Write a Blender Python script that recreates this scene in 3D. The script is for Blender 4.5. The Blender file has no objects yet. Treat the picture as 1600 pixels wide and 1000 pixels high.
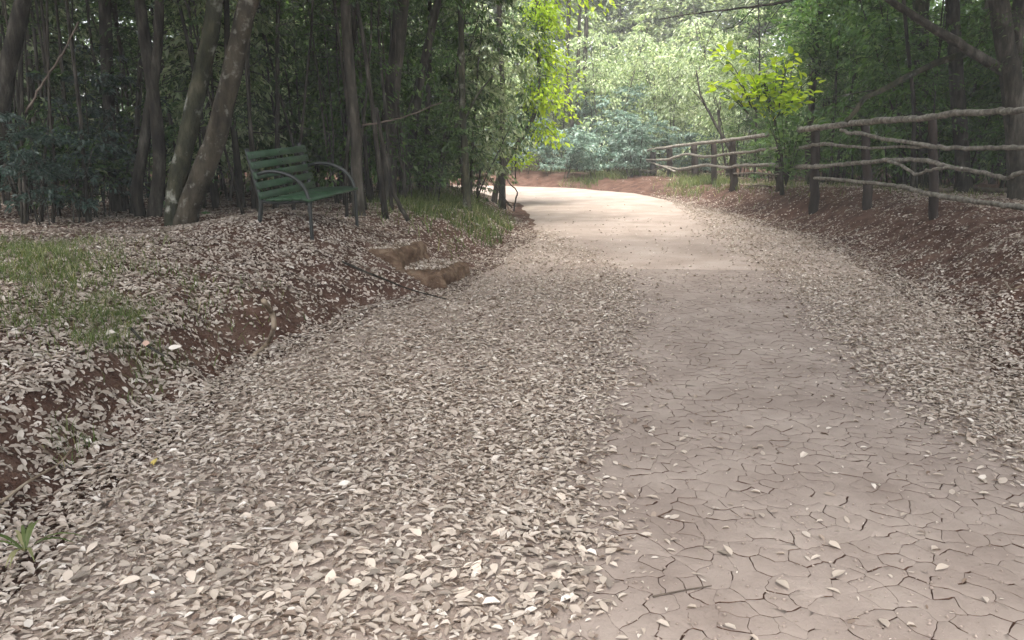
import bpy, math, random
import numpy as np
from mathutils import Vector

R = math.radians
SC = bpy.context.scene
COL = SC.collection

# ------------------------------------------------------------------ camera, sky, sun, exposure
F = 1256.0 / 1600.0                 # focal length in picture widths
PITCH = math.atan(275.0 / 1256.0)
CAMZ = 1.5
cam_d = bpy.data.cameras.new('camera')
cam = bpy.data.objects.new('camera', cam_d)
COL.objects.link(cam)
cam.location = (0, 0, CAMZ)
cam.rotation_euler = (math.pi / 2 - PITCH, 0, 0)
cam_d.sensor_width = 36
cam_d.lens = 36 * F
cam_d.clip_start = 0.05
cam_d.clip_end = 1000
SC.camera = cam

SUN_EL, SUN_AZ = 64.0, 186.0        # high sun behind the camera
world = bpy.data.worlds.new('World')
SC.world = world
world.use_nodes = True
wn = world.node_tree
for n in list(wn.nodes):
    wn.nodes.remove(n)
wo = wn.nodes.new('ShaderNodeOutputWorld')
bg = wn.nodes.new('ShaderNodeBackground')
sky = wn.nodes.new('ShaderNodeTexSky')
hsv = wn.nodes.new('ShaderNodeHueSaturation')
sky.sky_type = 'NISHITA'
sky.sun_disc = False
sky.sun_elevation = R(SUN_EL)
sky.sun_rotation = R(SUN_AZ)
sky.dust_density = 4.0
sky.air_density = 1.0
sky.ozone_density = 1.0
hsv.inputs['Saturation'].default_value = 0.25     # thin overcast: whiter than a clear sky
bg.inputs['Strength'].default_value = 0.15
wn.links.new(sky.outputs[0], hsv.inputs['Color'])
wn.links.new(hsv.outputs[0], bg.inputs['Color'])
wn.links.new(bg.outputs[0], wo.inputs['Surface'])

sun_d = bpy.data.lights.new('sun', 'SUN')
sun_d.energy = 1.5
sun_d.angle = R(24)
sun_d.color = (1.0, 0.95, 0.86)
sun = bpy.data.objects.new('sun', sun_d)
COL.objects.link(sun)
_az, _el = R(SUN_AZ), R(SUN_EL)
_dir = Vector((math.sin(_az) * math.cos(_el), math.cos(_az) * math.cos(_el), math.sin(_el)))
sun.rotation_euler = _dir.to_track_quat('Z', 'Y').to_euler()
sun.location = (0, 0, 30)

vs = SC.view_settings
vs.view_transform = 'Standard'
vs.look = 'None'
vs.exposure = 2.25
vs.gamma = 1.0
vs.use_curve_mapping = False
SC.cycles.use_denoising = True
SC.cycles.max_bounces = 7
SC.cycles.diffuse_bounces = 4
SC.cycles.transmission_bounces = 4
SC.cycles.glossy_bounces = 2
SC.cycles.sample_clamp_indirect = 6

# ------------------------------------------------------------------ helpers
CP, SP = math.cos(PITCH), math.sin(PITCH)


def ray(px, py):
    u = (px - 800) / 1256.0
    v = (500 - py) / 1256.0
    return np.array([u, CP + v * SP, -SP + v * CP])


def at(px, py, Y):
    """the point of the place seen at (px, py) of the 1600x1000 photograph, Y metres ahead"""
    d = ray(px, py)
    return np.array([0, 0, CAMZ]) + d * (Y / d[1])


def on(px, py, z):
    d = ray(px, py)
    return np.array([0, 0, CAMZ]) + d * ((z - CAMZ) / d[2])


def _hash(ix, iy, s):
    h = (ix * 374761393 + iy * 668265263 + s * 974711) & 0x7fffffff
    h = ((h ^ (h >> 13)) * 1274126177) & 0x7fffffff
    return ((h ^ (h >> 16)) & 0xffff) / 65535.0


def vnoise(x, y, s=0):
    x = np.asarray(x, float); y = np.asarray(y, float)
    ix = np.floor(x).astype(np.int64); iy = np.floor(y).astype(np.int64)
    fx = x - ix; fy = y - iy
    fx = fx * fx * (3 - 2 * fx); fy = fy * fy * (3 - 2 * fy)
    a = _hash(ix, iy, s); b = _hash(ix + 1, iy, s); c = _hash(ix, iy + 1, s); d = _hash(ix + 1, iy + 1, s)
    return (a * (1 - fx) + b * fx) * (1 - fy) + (c * (1 - fx) + d * fx) * fy


def fbm(x, y, s=0, oct=4):
    t = 0; a = 0.5
    for k in range(oct):
        t = t + a * (vnoise(x, y, s + k * 17) - 0.5) * 2
        x = np.asarray(x) * 2.03; y = np.asarray(y) * 2.03; a *= 0.5
    return t


def sstep(a, b, x):
    t = np.clip((x - a) / (b - a), 0, 1)
    return t * t * (3 - 2 * t)


def link(o, parent=None):
    COL.objects.link(o)
    if parent is not None:
        o.parent = parent
    return o


def tag(o, label=None, cat=None, group=None, kind=None):
    if label: o['label'] = label
    if cat: o['category'] = cat
    if group: o['group'] = group
    if kind: o['kind'] = kind
    return o


def empty(name, loc=(0, 0, 0), rz=0, sc=1.0):
    o = bpy.data.objects.new(name, None)
    o.empty_display_size = 0.2
    o.location = loc
    o.rotation_euler = (0, 0, rz)
    o.scale = (sc, sc, sc)
    return link(o)


def np_mesh(name, V, groups, mat=None, smooth=False):
    """groups: list of int arrays (n,k) of faces"""
    me = bpy.data.meshes.new(name)
    V = np.asarray(V, np.float32)
    me.vertices.add(len(V))
    me.vertices.foreach_set('co', V.ravel())
    nl = sum(g.size for g in groups)
    npoly = sum(len(g) for g in groups)
    me.loops.add(nl)
    me.polygons.add(npoly)
    li = np.concatenate([np.asarray(g, np.int32).ravel() for g in groups])
    st = []; o = 0
    for g in groups:
        k = g.shape[1]
        st.append(o + np.arange(len(g)) * k)
        o += g.size
    me.loops.foreach_set('vertex_index', li)
    me.polygons.foreach_set('loop_start', np.concatenate(st).astype(np.int32))
    me.update(calc_edges=True)
    if smooth:
        me.polygons.foreach_set('use_smooth', np.ones(npoly, dtype=bool))
    if mat: me.materials.append(mat)
    return me


def obj(name, me, parent=None):
    o = bpy.data.objects.new(name, me)
    return link(o, parent)


class MB:
    """collects verts / faces of one mesh"""
    def __init__(self):
        self.v = []; self.q = []; self.t = []; self.n = 0

    def add(self, V, quads=None, tris=None):
        self.v.append(np.asarray(V, float))
        if quads is not None and len(quads): self.q.append(np.asarray(quads, int) + self.n)
        if tris is not None and len(tris): self.t.append(np.asarray(tris, int) + self.n)
        self.n += len(V)

    def tube(self, pts, rad, seg=8, knob=0.0, rng=None, flat=1.0):
        pts = np.asarray(pts, float); n = len(pts)
        rad = np.broadcast_to(np.asarray(rad, float), (n,)).copy()
        T = np.gradient(pts, axis=0)
        T /= np.linalg.norm(T, axis=1)[:, None] + 1e-9
        ref = np.array([0, 0, 1.0]) if abs(T[0][2]) < 0.9 else np.array([1.0, 0, 0])
        N = np.cross(T[0], ref); N /= np.linalg.norm(N)
        V = []
        ang = np.linspace(0, 2 * math.pi, seg, endpoint=False)
        for i in range(n):
            N = N - T[i] * N.dot(T[i]); N /= np.linalg.norm(N) + 1e-9
            B = np.cross(T[i], N)
            r = rad[i] * np.ones(seg)
            if knob and rng is not None:
                r = r * (1 + knob * (rng.random(seg) - 0.5) * 2)
            V.append(pts[i] + (np.cos(ang) * r)[:, None] * N + (np.sin(ang) * r * flat)[:, None] * B)
        V.append(pts[:1]); V.append(pts[-1:])
        V = np.concatenate(V)
        q = []; k = np.arange(seg); k2 = (k + 1) % seg
        for i in range(n - 1):
            q.append(np.stack([i * seg + k, i * seg + k2, (i + 1) * seg + k2, (i + 1) * seg + k], 1))
        t = np.concatenate([np.stack([np.full(seg, n * seg), k2, k], 1),
                            np.stack([np.full(seg, n * seg + 1), (n - 1) * seg + k, (n - 1) * seg + k2], 1)])
        self.add(V, np.concatenate(q), t)

    def build(self, name, mat, parent=None, smooth=True):
        return obj(name, self.mesh(name, mat, smooth), parent)

    def mesh(self, name, mat, smooth=True):
        g = []
        if self.q: g.append(np.concatenate(self.q))
        if self.t: g.append(np.concatenate(self.t))
        return np_mesh(name, np.concatenate(self.v), g, mat, smooth)


def smooth_line(pts, n):
    """Catmull-Rom through pts"""
    P = np.asarray(pts, float)
    P = np.vstack([2 * P[0] - P[1], P, 2 * P[-1] - P[-2]])
    m = len(P) - 3
    out = []
    for u in np.linspace(0, m, n):
        i = min(int(u), m - 1); t = u - i
        a, b, c, d = P[i:i + 4]
        out.append(0.5 * (2 * b + (c - a) * t + (2 * a - 5 * b + 4 * c - d) * t * t + (3 * b - a - 3 * c + d) * t ** 3))
    return np.array(out)


def nrm(a):
    return a / (np.linalg.norm(a, axis=-1, keepdims=True) + 1e-9)


def leaves_mesh(name, pos, dirs, norms, L, W, mat, tmpl='diamond', fold=0.15, curl=0.15, rng=None):
    n = len(pos)
    dirs = nrm(dirs); side = nrm(np.cross(dirs, norms)); norms = np.cross(side, dirs)
    L = np.broadcast_to(L, (n,))[:, None]; W = np.broadcast_to(W, (n,))[:, None] * 0.5
    if np.ndim(curl): curl = curl[:, None]
    if np.ndim(fold): fold = fold[:, None]
    if tmpl == 'diamond':
        V = np.stack([pos, pos + dirs * L * .48 + side * W + norms * W * fold * 2, pos + dirs * L - norms * L * curl,
                      pos + dirs * L * .48 - side * W + norms * W * fold * 2], 1).reshape(-1, 3)
        b = np.arange(n)[:, None] * 4
        return np_mesh(name, V, [np.concatenate([b + [0, 2, 1], b + [0, 3, 2]])], mat)
    up = norms * W * fold * 2
    V = np.stack([pos, pos + dirs * L * .26 + side * W * .82 + up, pos + dirs * L * .66 + side * W * .86 + up - norms * L * curl * .4,
                  pos + dirs * L - norms * L * curl,
                  pos + dirs * L * .66 - side * W * .86 + up - norms * L * curl * .4, pos + dirs * L * .26 - side * W * .82 + up], 1).reshape(-1, 3)
    b = np.arange(n)[:, None] * 6
    return np_mesh(name, V, [np.concatenate([b + [0, 3, 2, 1], b + [0, 5, 4, 3]])], mat)


# ------------------------------------------------------------------ materials
def mat_new(name):
    m = bpy.data.materials.new(name)
    m.use_nodes = True
    nt = m.node_tree
    for n in list(nt.nodes): nt.nodes.remove(n)
    out = nt.nodes.new('ShaderNodeOutputMaterial')
    p = nt.nodes.new('ShaderNodeBsdfPrincipled')
    nt.links.new(p.outputs[0], out.inputs[0])
    return m, nt, p, out


def ramp(nt, stops):
    r = nt.nodes.new('ShaderNodeValToRGB')
    e = r.color_ramp.elements
    while len(e) < len(stops): e.new(0.5)
    for k, (pos, c) in enumerate(stops):
        e[k].position = pos
        e[k].color = (*c, 1)
    return r


def tex(nt, kind='Noise', scale=5, detail=6, rough=0.6, coord='Object', stretch=None):
    tc = nt.nodes.new('ShaderNodeTexCoord')
    t = nt.nodes.new('ShaderNodeTex' + kind)
    t.inputs['Scale'].default_value = scale
    if kind == 'Noise':
        t.inputs['Detail'].default_value = detail
        t.inputs['Roughness'].default_value = rough
    src = tc.outputs[coord]
    if stretch:
        mp = nt.nodes.new('ShaderNodeMapping')
        mp.inputs['Scale'].default_value = stretch
        nt.links.new(src, mp.inputs['Vector'])
        src = mp.outputs[0]
    nt.links.new(src, t.inputs['Vector'])
    return t


def bump(nt, p, height, strength=0.5, dist=0.02):
    b = nt.nodes.new('ShaderNodeBump')
    b.inputs['Strength'].default_value = strength
    b.inputs['Distance'].default_value = dist
    nt.links.new(height, b.inputs['Height'])
    nt.links.new(b.outputs[0], p.inputs['Normal'])


def mixc(nt, fac, a, b, mode='MIX'):
    m = nt.nodes.new('ShaderNodeMix')
    m.data_type = 'RGBA'; m.blend_type = mode
    for s, v in ((m.inputs[0], fac), (m.inputs[6], a), (m.inputs[7], b)):
        if hasattr(v, 'is_output'): nt.links.new(v, s)
        elif isinstance(v, tuple): s.default_value = (*v, 1)
        else: s.default_value = v
    return m.outputs[2]


def noise_mat(name, stops, scale=4, detail=8, rough=0.9, bscale=30, bstr=0.5, bdist=0.02, stretch=None, spec=0.2, second=None):
    m, nt, p, out = mat_new(name)
    t = tex(nt, scale=scale, detail=detail, stretch=stretch)
    r = ramp(nt, stops)
    nt.links.new(t.outputs[0], r.inputs[0])
    c = r.outputs[0]
    if second:
        sscale, lo, hi, col = second
        t2 = tex(nt, scale=sscale, detail=5)
        r2 = ramp(nt, [(lo, (0, 0, 0)), (hi, (1, 1, 1))])
        nt.links.new(t2.outputs[0], r2.inputs[0])
        c = mixc(nt, r2.outputs[0], c, col)
    nt.links.new(c, p.inputs['Base Color'])
    p.inputs['Roughness'].default_value = rough
    p.inputs['Specular IOR Level'].default_value = spec
    b = tex(nt, scale=bscale, detail=6, stretch=stretch)
    bump(nt, p, b.outputs[0], bstr, bdist)
    return m


def leaf_mat(name, stops, trans=0.35, tint=(1.0, 1.0, 0.6), rough=0.45, spec=0.35, vary=0.35):
    m, nt, p, out = mat_new(name)
    g = nt.nodes.new('ShaderNodeNewGeometry')
    r = ramp(nt, stops)
    nt.links.new(g.outputs['Random Per Island'], r.inputs[0])
    oi = nt.nodes.new('ShaderNodeObjectInfo')
    mr = nt.nodes.new('ShaderNodeMapRange')
    mr.inputs['To Min'].default_value = 1 - vary
    mr.inputs['To Max'].default_value = 1 + vary
    nt.links.new(oi.outputs['Random'], mr.inputs['Value'])
    h = nt.nodes.new('ShaderNodeHueSaturation')
    nt.links.new(mr.outputs[0], h.inputs['Value'])
    nt.links.new(r.outputs[0], h.inputs['Color'])
    nt.links.new(h.outputs[0], p.inputs['Base Color'])
    p.inputs['Roughness'].default_value = rough
    p.inputs['Specular IOR Level'].default_value = spec
    if trans:
        tb = nt.nodes.new('ShaderNodeBsdfTranslucent')
        c = mixc(nt, 1.0, h.outputs[0], tint, 'MULTIPLY')
        sc_ = nt.nodes.new('ShaderNodeHueSaturation')
        sc_.inputs['Value'].default_value = 1.8
        nt.links.new(c, sc_.inputs['Color'])
        nt.links.new(sc_.outputs[0], tb.inputs['Color'])
        ms = nt.nodes.new('ShaderNodeMixShader')
        ms.inputs[0].default_value = trans
        nt.links.new(p.outputs[0], ms.inputs[1])
        nt.links.new(tb.outputs[0], ms.inputs[2])
        nt.links.new(ms.outputs[0], out.inputs[0])
    return m


M = {}
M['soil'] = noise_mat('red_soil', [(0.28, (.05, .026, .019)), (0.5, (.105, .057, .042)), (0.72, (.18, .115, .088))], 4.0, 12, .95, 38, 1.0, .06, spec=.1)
M['path'] = noise_mat('dry_path_dirt', [(0.25, (.225, .176, .148)), (0.5, (.305, .247, .212)), (0.75, (.39, .325, .285))], 1.3, 10, .95, 60, .6, .012, spec=.1)
M['mud'] = noise_mat('cracked_mud', [(0.25, (.19, .149, .128)), (0.5, (.25, .204, .178)), (0.75, (.315, .263, .23))], 2.6, 10, .95, 70, .5, .008, spec=.1)
M['step'] = noise_mat('trodden_earth', [(0.3, (.07, .041, .027)), (0.52, (.15, .096, .064)), (0.72, (.28, .205, .145))], 9, 12, .95, 30, 1.0, .05, spec=.1)
M['bark'] = noise_mat('dark_bark', [(0.35, (0.0098, 0.0084, 0.0070)), (0.52, (0.0350, 0.0301, 0.0238)), (0.7, (0.1050, 0.0980, 0.0805))], 12, 10, .9, 40, 1.0, .03, (1, 1, .25))
M['bark_grey'] = noise_mat('grey_bark', [(0.35, (0.0186, 0.0161, 0.0124)), (0.52, (0.0527, 0.0459, 0.0360)), (0.7, (0.1240, 0.1116, 0.0930))], 12, 10, .9, 40, 1.0, .03, (1, 1, .25))
M['bark_mottled'] = noise_mat('mottled_bark', [(0.35, (0.0166, 0.0135, 0.0094)), (0.5, (0.0442, 0.0364, 0.0250)), (0.7, (0.0884, 0.0728, 0.0520))], 9, 10, .9, 26, 1.0, .03, (1, 1, .4), second=(11, .57, .68, (.17, .165, .14)))
M['bark_moss'] = noise_mat('mossy_bark', [(0.35, (0.0128, 0.0144, 0.0080)), (0.52, (0.0360, 0.0360, 0.0208)), (0.7, (0.0880, 0.0800, 0.0544))], 9, 10, .9, 26, 1.0, .03, (1, 1, .4), second=(4.5, .58, .7, (.28, .28, .24)))
M['bark_pale'] = noise_mat('pale_bark', [(0.3, (.16, .15, .13)), (0.55, (.27, .25, .22)), (0.8, (.4, .38, .34))], 6, 8, .9, 22, .7, .02, (1, 1, .25))
M['rail'] = noise_mat('weathered_pole', [(0.3, (.05, .043, .035)), (0.48, (.16, .142, .118)), (0.7, (.34, .315, .275))], 14, 10, .85, 60, 1.0, .012, (1, 1, 1))
M['post'] = noise_mat('dark_fence_post', [(0.3, (.014, .011, .009)), (0.55, (.036, .027, .023)), (0.8, (.085, .068, .058))], 8, 8, .9, 35, .8, .015, (1, 1, .3))
M['stick'] = noise_mat('dead_wood', [(0.3, (.05, .038, .03)), (0.55, (.12, .095, .075)), (0.8, (.24, .2, .165))], 9, 8, .9, 40, .7, .008)
M['root'] = noise_mat('root_bark', [(0.3, (.13, .09, .06)), (0.55, (.24, .19, .14)), (0.8, (.36, .31, .25))], 9, 8, .9, 40, .7, .008)
M['bench_paint'] = noise_mat('green_bench_paint', [(0.3, (.008, .026, .010)), (0.5, (.014, .044, .018)), (0.68, (.024, .062, .027)), (0.8, (.055, .07, .05))], 9, 8, .5, 60, .25, .003, (1, 1, 1), spec=.4)
M['bench_metal'] = noise_mat('dark_bench_metal', [(0.3, (.005, .007, .006)), (0.6, (.011, .014, .013)), (0.8, (.03, .032, .03))], 12, 6, .42, 60, .2, .002, spec=.5)

M['litter'] = leaf_mat('dry_leaf', [(0.0, (.13, .088, .066)), (0.1, (.25, .198, .162)), (0.3, (.355, .298, .252)), (0.6, (.40, .342, .294)), (0.9, (.465, .405, .353)), (1.0, (.64, .59, .54))], .12, (1, .9, .75), .75, .2, .0)
M['leaf_piece'] = leaf_mat('dry_leaf_piece', [(0.0, (.36, .30, .252)), (1.0, (.44, .38, .325))], .12, (1, .9, .75), .75, .2, .5)
M['leaf_yellow'] = leaf_mat('yellow_leaf', [(0.0, (.42, .33, .09)), (1.0, (.46, .36, .11))], .15, (1, 1, .6), .6, .3, .0)
M['leaf_white'] = leaf_mat('bleached_leaf', [(0.0, (.60, .55, .49)), (1.0, (.66, .61, .55))], .1, (1, 1, .9), .7, .3, .0)
M['leaf_pink'] = leaf_mat('pinkish_leaf', [(0.0, (.5, .33, .26)), (1.0, (.55, .37, .3))], .1, (1, 1, .9), .7, .3, .0)
M['lf_dark'] = leaf_mat('dark_green_leaf', [(0, (.02, .042, .016)), (.45, (.036, .072, .025)), (.75, (.06, .11, .04)), (.88, (.10, .15, .07)), (1, (.24, .28, .20))], .35, (1, 1, .5))  # the palest tones paint leaf glints into the colour
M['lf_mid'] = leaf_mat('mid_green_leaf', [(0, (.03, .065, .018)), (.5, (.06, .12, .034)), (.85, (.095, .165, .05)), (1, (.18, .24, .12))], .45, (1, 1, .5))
M['lf_blue'] = leaf_mat('blue_green_leaf', [(0, (.055, .10, .08)), (.5, (.13, .20, .165)), (.85, (.21, .28, .24)), (1, (.36, .42, .38))], .3, (1, 1, .8), .35, .5)
M['lf_grey'] = leaf_mat('grey_green_leaf', [(0, (.02, .042, .033)), (.5, (.04, .075, .06)), (.85, (.07, .11, .09)), (1, (.13, .17, .15))], .3, (1, 1, .8), .35, .5)
M['lf_pale'] = leaf_mat('pale_green_leaf', [(0, (.09, .13, .06)), (.4, (.20, .26, .14)), (.75, (.33, .38, .25)), (1, (.52, .55, .44))], .45, (1, 1, .65))  # pale leaves, with the far sunlight put into their colour too
M['lf_lime'] = leaf_mat('lime_leaf', [(0, (.20, .29, .014)), (.5, (.29, .40, .02)), (1, (.42, .50, .04))], .55, (1, 1, .35), .5, .3, .1)
M['grass'] = leaf_mat('grass_blade', [(0, (.05, .075, .022)), (.5, (.09, .125, .04)), (.85, (.15, .17, .075)), (1, (.3, .27, .16))], .35, (1, 1, .5), .6, .2, .1)

# ------------------------------------------------------------------ terrain
POLY = np.array([(-1.95, -12), (-1.95, 3.0), (-1.95, 4.4), (-1.85, 5.6), (-1.45, 7.1), (-.75, 8.3), (-.55, 9.2), (-.35, 10.5), (.1, 13), (.2, 16.2),
                 (.05, 18.2), (.0, 20.6), (-.9, 22.8), (-3.5, 24.6), (-8, 25.6), (-14, 26.4), (-40, 29),
                 (-40, 35), (-14, 31.5), (-6, 31), (0, 29.6), (2.3, 28), (4.0, 25), (4.6, 20.5), (5.0, 14), (4.75, 10.8), (4.3, 8.4), (3.6, 5.6), (3.1, 4), (2.7, 2), (2.5, -12)], float)


def sdist(x, y):
    """signed distance to the path's edge, negative on the path"""
    x = np.asarray(x, float); y = np.asarray(y, float)
    best = np.full(x.shape, 1e9); ins = np.zeros(x.shape, bool)
    n = len(POLY)
    for i in range(n):
        a = POLY[i]; b = POLY[(i + 1) % n]
        ex, ey = b - a
        t = np.clip(((x - a[0]) * ex + (y - a[1]) * ey) / (ex * ex + ey * ey), 0, 1)
        d = np.hypot(x - a[0] - t * ex, y - a[1] - t * ey)
        best = np.minimum(best, d)
        if ey != 0:
            c = ((a[1] <= y) != (b[1] <= y)) & (x < a[0] + (y - a[1]) / ey * ex)
            ins ^= c
    return np.where(ins, -best, best)


def H(x, y):
    x = np.asarray(x, float); y = np.asarray(y, float)
    s = sdist(x, y) + 0.16 * fbm(x * 1.1, y * 1.1, 3, 4)
    s = s + .09 * fbm(x * 3.7, y * 3.7, 5, 3) * sstep(-.2, .1, s)
    left = sstep(2.0, -.2, x - 0.02 * y)
    near = sstep(8.3, 6.3, y) * left                     # sharply cut bank close by on the left
    stepz = left * np.exp(-((y - 8.8) / .9) ** 2)
    # height profiles
    hl = .32 * sstep(0.0, .56, s) + .26 * sstep(.35, 2.0, s)
    hm = .30 * sstep(0, .9, s) + .27 * sstep(.4, 1.9, s) + .23 * np.exp(-((x + 2.35) ** 2 + (y - 8.7) ** 2) / .9)
    hr = .36 * sstep(0, 1.1, s) + .29 * sstep(.5, 1.7, s)
    far = sstep(16, 24, y)
    hr = hr * (1 - .38 * far)
    h = left * (near * hl + (1 - near) * hm * (1 - .15 * far)) + (1 - left) * hr
    out = sstep(-.1, .5, s)
    h = h + out * (.07 * fbm(x * .9, y * .9, 11, 4) + .035 * fbm(x * 4, y * 4, 23, 3)) * (1 - .35 * stepz)
    h = h + sstep(-.1, .1, s) * sstep(1.4, .6, s) * .05 * fbm(x * 5, y * 5, 31, 3)
    # path: slightly crowned, with shallow hollows
    ins = sstep(.1, -.8, s)
    h = h + ins * (.03 + .022 * fbm(x * .7, y * .45, 41, 3)) + (.007 - .006 * ins) * fbm(x * 6, y * 6, 47, 2)
    return h


def Hs(x, y):
    return float(H(np.array([x]), np.array([y]))[0])


def axis(bp):
    out = [bp[0][0]]
    for (a, _), (b, st) in zip(bp[:-1], bp[1:]):
        n = max(1, int(round((b - a) / st)))
        out += list(a + (b - a) * np.arange(1, n + 1) / n)
    return np.array(out)


def grid_mesh(name, xs, ys, zf, mat, mask=None):
    X, Y = np.meshgrid(xs, ys)
    Z = zf(X.ravel(), Y.ravel())
    V = np.stack([X.ravel(), Y.ravel(), Z], 1)
    nx, ny = len(xs), len(ys)
    i = (np.arange(ny - 1)[:, None] * nx + np.arange(nx - 1)[None]).ravel()
    q = np.stack([i, i + 1, i + nx + 1, i + nx], 1)
    if mask is not None:
        q = q[mask(V)[q].any(1)]
    return np_mesh(name, V, [q], mat, True)


xs = axis([(-300, 0), (-60, 30), (-20, 2.5), (-8, .5), (-4.5, .12), (5.5, .06), (9, .15), (20, .8), (60, 4), (300, 30)])
ys = axis([(-60, 0), (-8, 6), (1.2, .5), (10, .06), (20, .12), (34, .3), (60, 2), (300, 30)])
ground = tag(obj('ground', grid_mesh('ground', xs, ys, H, M['soil'])), kind='structure')

# the bare, trodden band down the middle of the path (left and right edge by distance ahead)
BL = np.array([(1.0, .05), (2.4, .32), (3.0, .46), (4, .56), (5, .8), (7.4, 1.35), (9.5, 1.45), (11.4, 1.25), (13, .8), (15, .5), (17, .1), (40, -1)])
BR = np.array([(1.0, 2.05), (2.4, 2.05), (3.3, 2.12), (4.05, 2.15), (5.6, 2.3), (8.8, 2.8), (12.2, 3.0), (15, 3.35), (18, 3.7), (22, 4.0), (40, 4.6)])


def band(x, y):
    """> 0 inside the bare band (metres from its edge)"""
    l = np.interp(y, BL[:, 0], BL[:, 1]); r = np.interp(y, BR[:, 0], BR[:, 1])
    return np.minimum(x - l, r - x)


def platezone(x, y):
    return np.minimum(np.minimum(band(x, y) + .28, y - 1.3), 9.3 - y)


def Hp(x, y):
    s = sdist(x, y) + 0.16 * fbm(x * 1.1, y * 1.1, 3, 4)
    return H(x, y) + .012 - .05 * sstep(-.35, .0, s) - .036 * sstep(.0, .05, platezone(x, y))


px_ = axis([(-14, 0), (-3, .5), (5.6, .06)])
py_ = axis([(-6, 0), (1.0, .4), (10, .06), (20, .12), (33, .25)])
path = tag(obj('path', grid_mesh('path', px_, py_, Hp, M['path'], lambda V: sdist(V[:, 0], V[:, 1]) < .1)), kind='structure')

# ------------------------------------------------------------------ cracked mud: every plate its own piece
rng = np.random.default_rng(5)


def clip(poly, n, c, g):
    """poly: list of (corner, gap of the edge that starts there)"""
    out = []
    m = len(poly)
    for i in range(m):
        (a, ga) = poly[i]; (b, _) = poly[(i + 1) % m]
        da = a @ n - c; db = b @ n - c
        if da <= 0: out.append((a, ga))
        if da < 0 < db: out.append((a + (b - a) * (da / (da - db)), g))
        elif db < 0 < da: out.append((a + (b - a) * (da / (da - db)), ga))
    return out


sites = []
tries = rng.random((45000, 2)) * [3.4, 8.2] + [-.2, 1.2]
cell = {}
zone = platezone(tries[:, 0], tries[:, 1]) > -.02
rad_all = .040 + .03 * vnoise(tries[:, 0] * 2.1, tries[:, 1] * 1.6, 77) + .075 * rng.random(len(tries)) ** 2.2
for p_, zz, rr in zip(tries, zone, rad_all):
    if not zz: continue
    ci, cj = int(p_[0] / .16), int(p_[1] / .16)
    ok = True
    for a in range(ci - 1, ci + 2):
        for b in range(cj - 1, cj + 2):
            for q_ in cell.get((a, b), ()):
                if (q_[0] - p_[0]) ** 2 + ((q_[1] - p_[1]) * .85) ** 2 < rr * rr: ok = False
    if ok:
        cell.setdefault((ci, cj), []).append(p_)
        sites.append(p_)
sites = np.array(sites)


def wob(P):
    P = np.asarray(P)
    x, y = P[:, 0], P[:, 1]
    return P + np.stack([.03 * fbm(x * 6, y * 6, 61, 2) + .016 * fbm(x * 24, y * 24, 62, 3), .03 * fbm(x * 6, y * 6, 67, 2) + .016 * fbm(x * 24, y * 24, 68, 3)], 1)


plates = []
for i, s_ in enumerate(sites):
    dv = sites - s_
    d2 = (dv ** 2).sum(1)
    nb = np.argsort(d2)[1:22]
    poly = [(s_ + np.array(c), 0.0) for c in ((-.16, -.16), (.16, -.16), (.16, .16), (-.16, .16))]
    z0 = float(platezone(s_[:1], s_[1:])[0])
    for j in nb:
        a, b = min(i, j), max(i, j)
        hsh = _hash(np.int64(a), np.int64(b), 9)
        gap = 0.0 if hsh < .26 else .0009 + .0046 * ((hsh - .26) / .74) ** 2.0
        gap *= float(np.clip(z0 / .15, .0, 1)) * (1 + .09 * max(0, s_[1] - 3.5))
        n_ = dv[j] / math.sqrt(d2[j])
        gap *= .65 + 1.1 * abs(n_[1]) ** 1.5
        poly = clip(poly, n_, n_ @ (s_ + dv[j] * .5) - gap * .5, gap)
        if len(poly) < 3: break
    if len(poly) < 3: continue
    near_ = s_[1] < 4.5
    ring = []; gp = []
    for k in range(len(poly)):
        a, ga = poly[k]; b = poly[(k + 1) % len(poly)][0]
        m = max(1, int(np.linalg.norm(b - a) / (.016 if near_ else .035)))
        for t in range(m):
            ring.append(a + (b - a) * t / m); gp.append(max(ga, poly[k - 1][1]) if t == 0 else ga)
    if len(ring) < 4: continue
    ring = np.array(ring); gp = np.clip(np.array(gp) / .003, 0, 1)
    c0 = ring.mean(0)

    inner = c0 + (ring - c0) * (1 - .0026 * (.2 + .8 * gp) / np.maximum(np.linalg.norm(ring - c0, axis=1), .02))[:, None]
    W = wob(np.concatenate([inner, ring, c0[None]]))
    hz = H(W[:, 0], W[:, 1]) + .012
    nr = len(ring)
    top = np.column_stack([W[:nr], hz[:nr] + .002])
    edge = np.column_stack([W[nr:2 * nr], hz[nr:2 * nr] + .002 - .0005 * gp])
    bot = np.column_stack([W[nr:2 * nr], hz[nr:2 * nr] - .044])
    cen = np.column_stack([W[2 * nr:], hz[2 * nr:] + .0025])
    n = len(ring); k = np.arange(n); k2 = (k + 1) % n
    V = np.concatenate([top, edge, bot, cen])
    q = np.stack([2 * n + k, 2 * n + k2, n + k2, n + k], 1)                   # the sides first: in the soil colour, darker than the top
    t = np.concatenate([np.stack([np.full(n, 3 * n), k, k2], 1), np.stack([n + k, n + k2, k2], 1), np.stack([n + k, k2, k], 1)])
    # how large it shows: area / distance^3 is enough to rank the plates
    ar = abs(np.sum(ring[:, 0] * np.roll(ring[:, 1], -1) - ring[:, 1] * np.roll(ring[:, 0], -1))) / 2
    inview = (abs(s_[0]) / s_[1] < .66) and s_[1] > 2.25
    plates.append((-(ar / s_[1] ** 3) * inview, V, q, t))
plates.sort(key=lambda a: a[0])
rest = MB()


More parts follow.
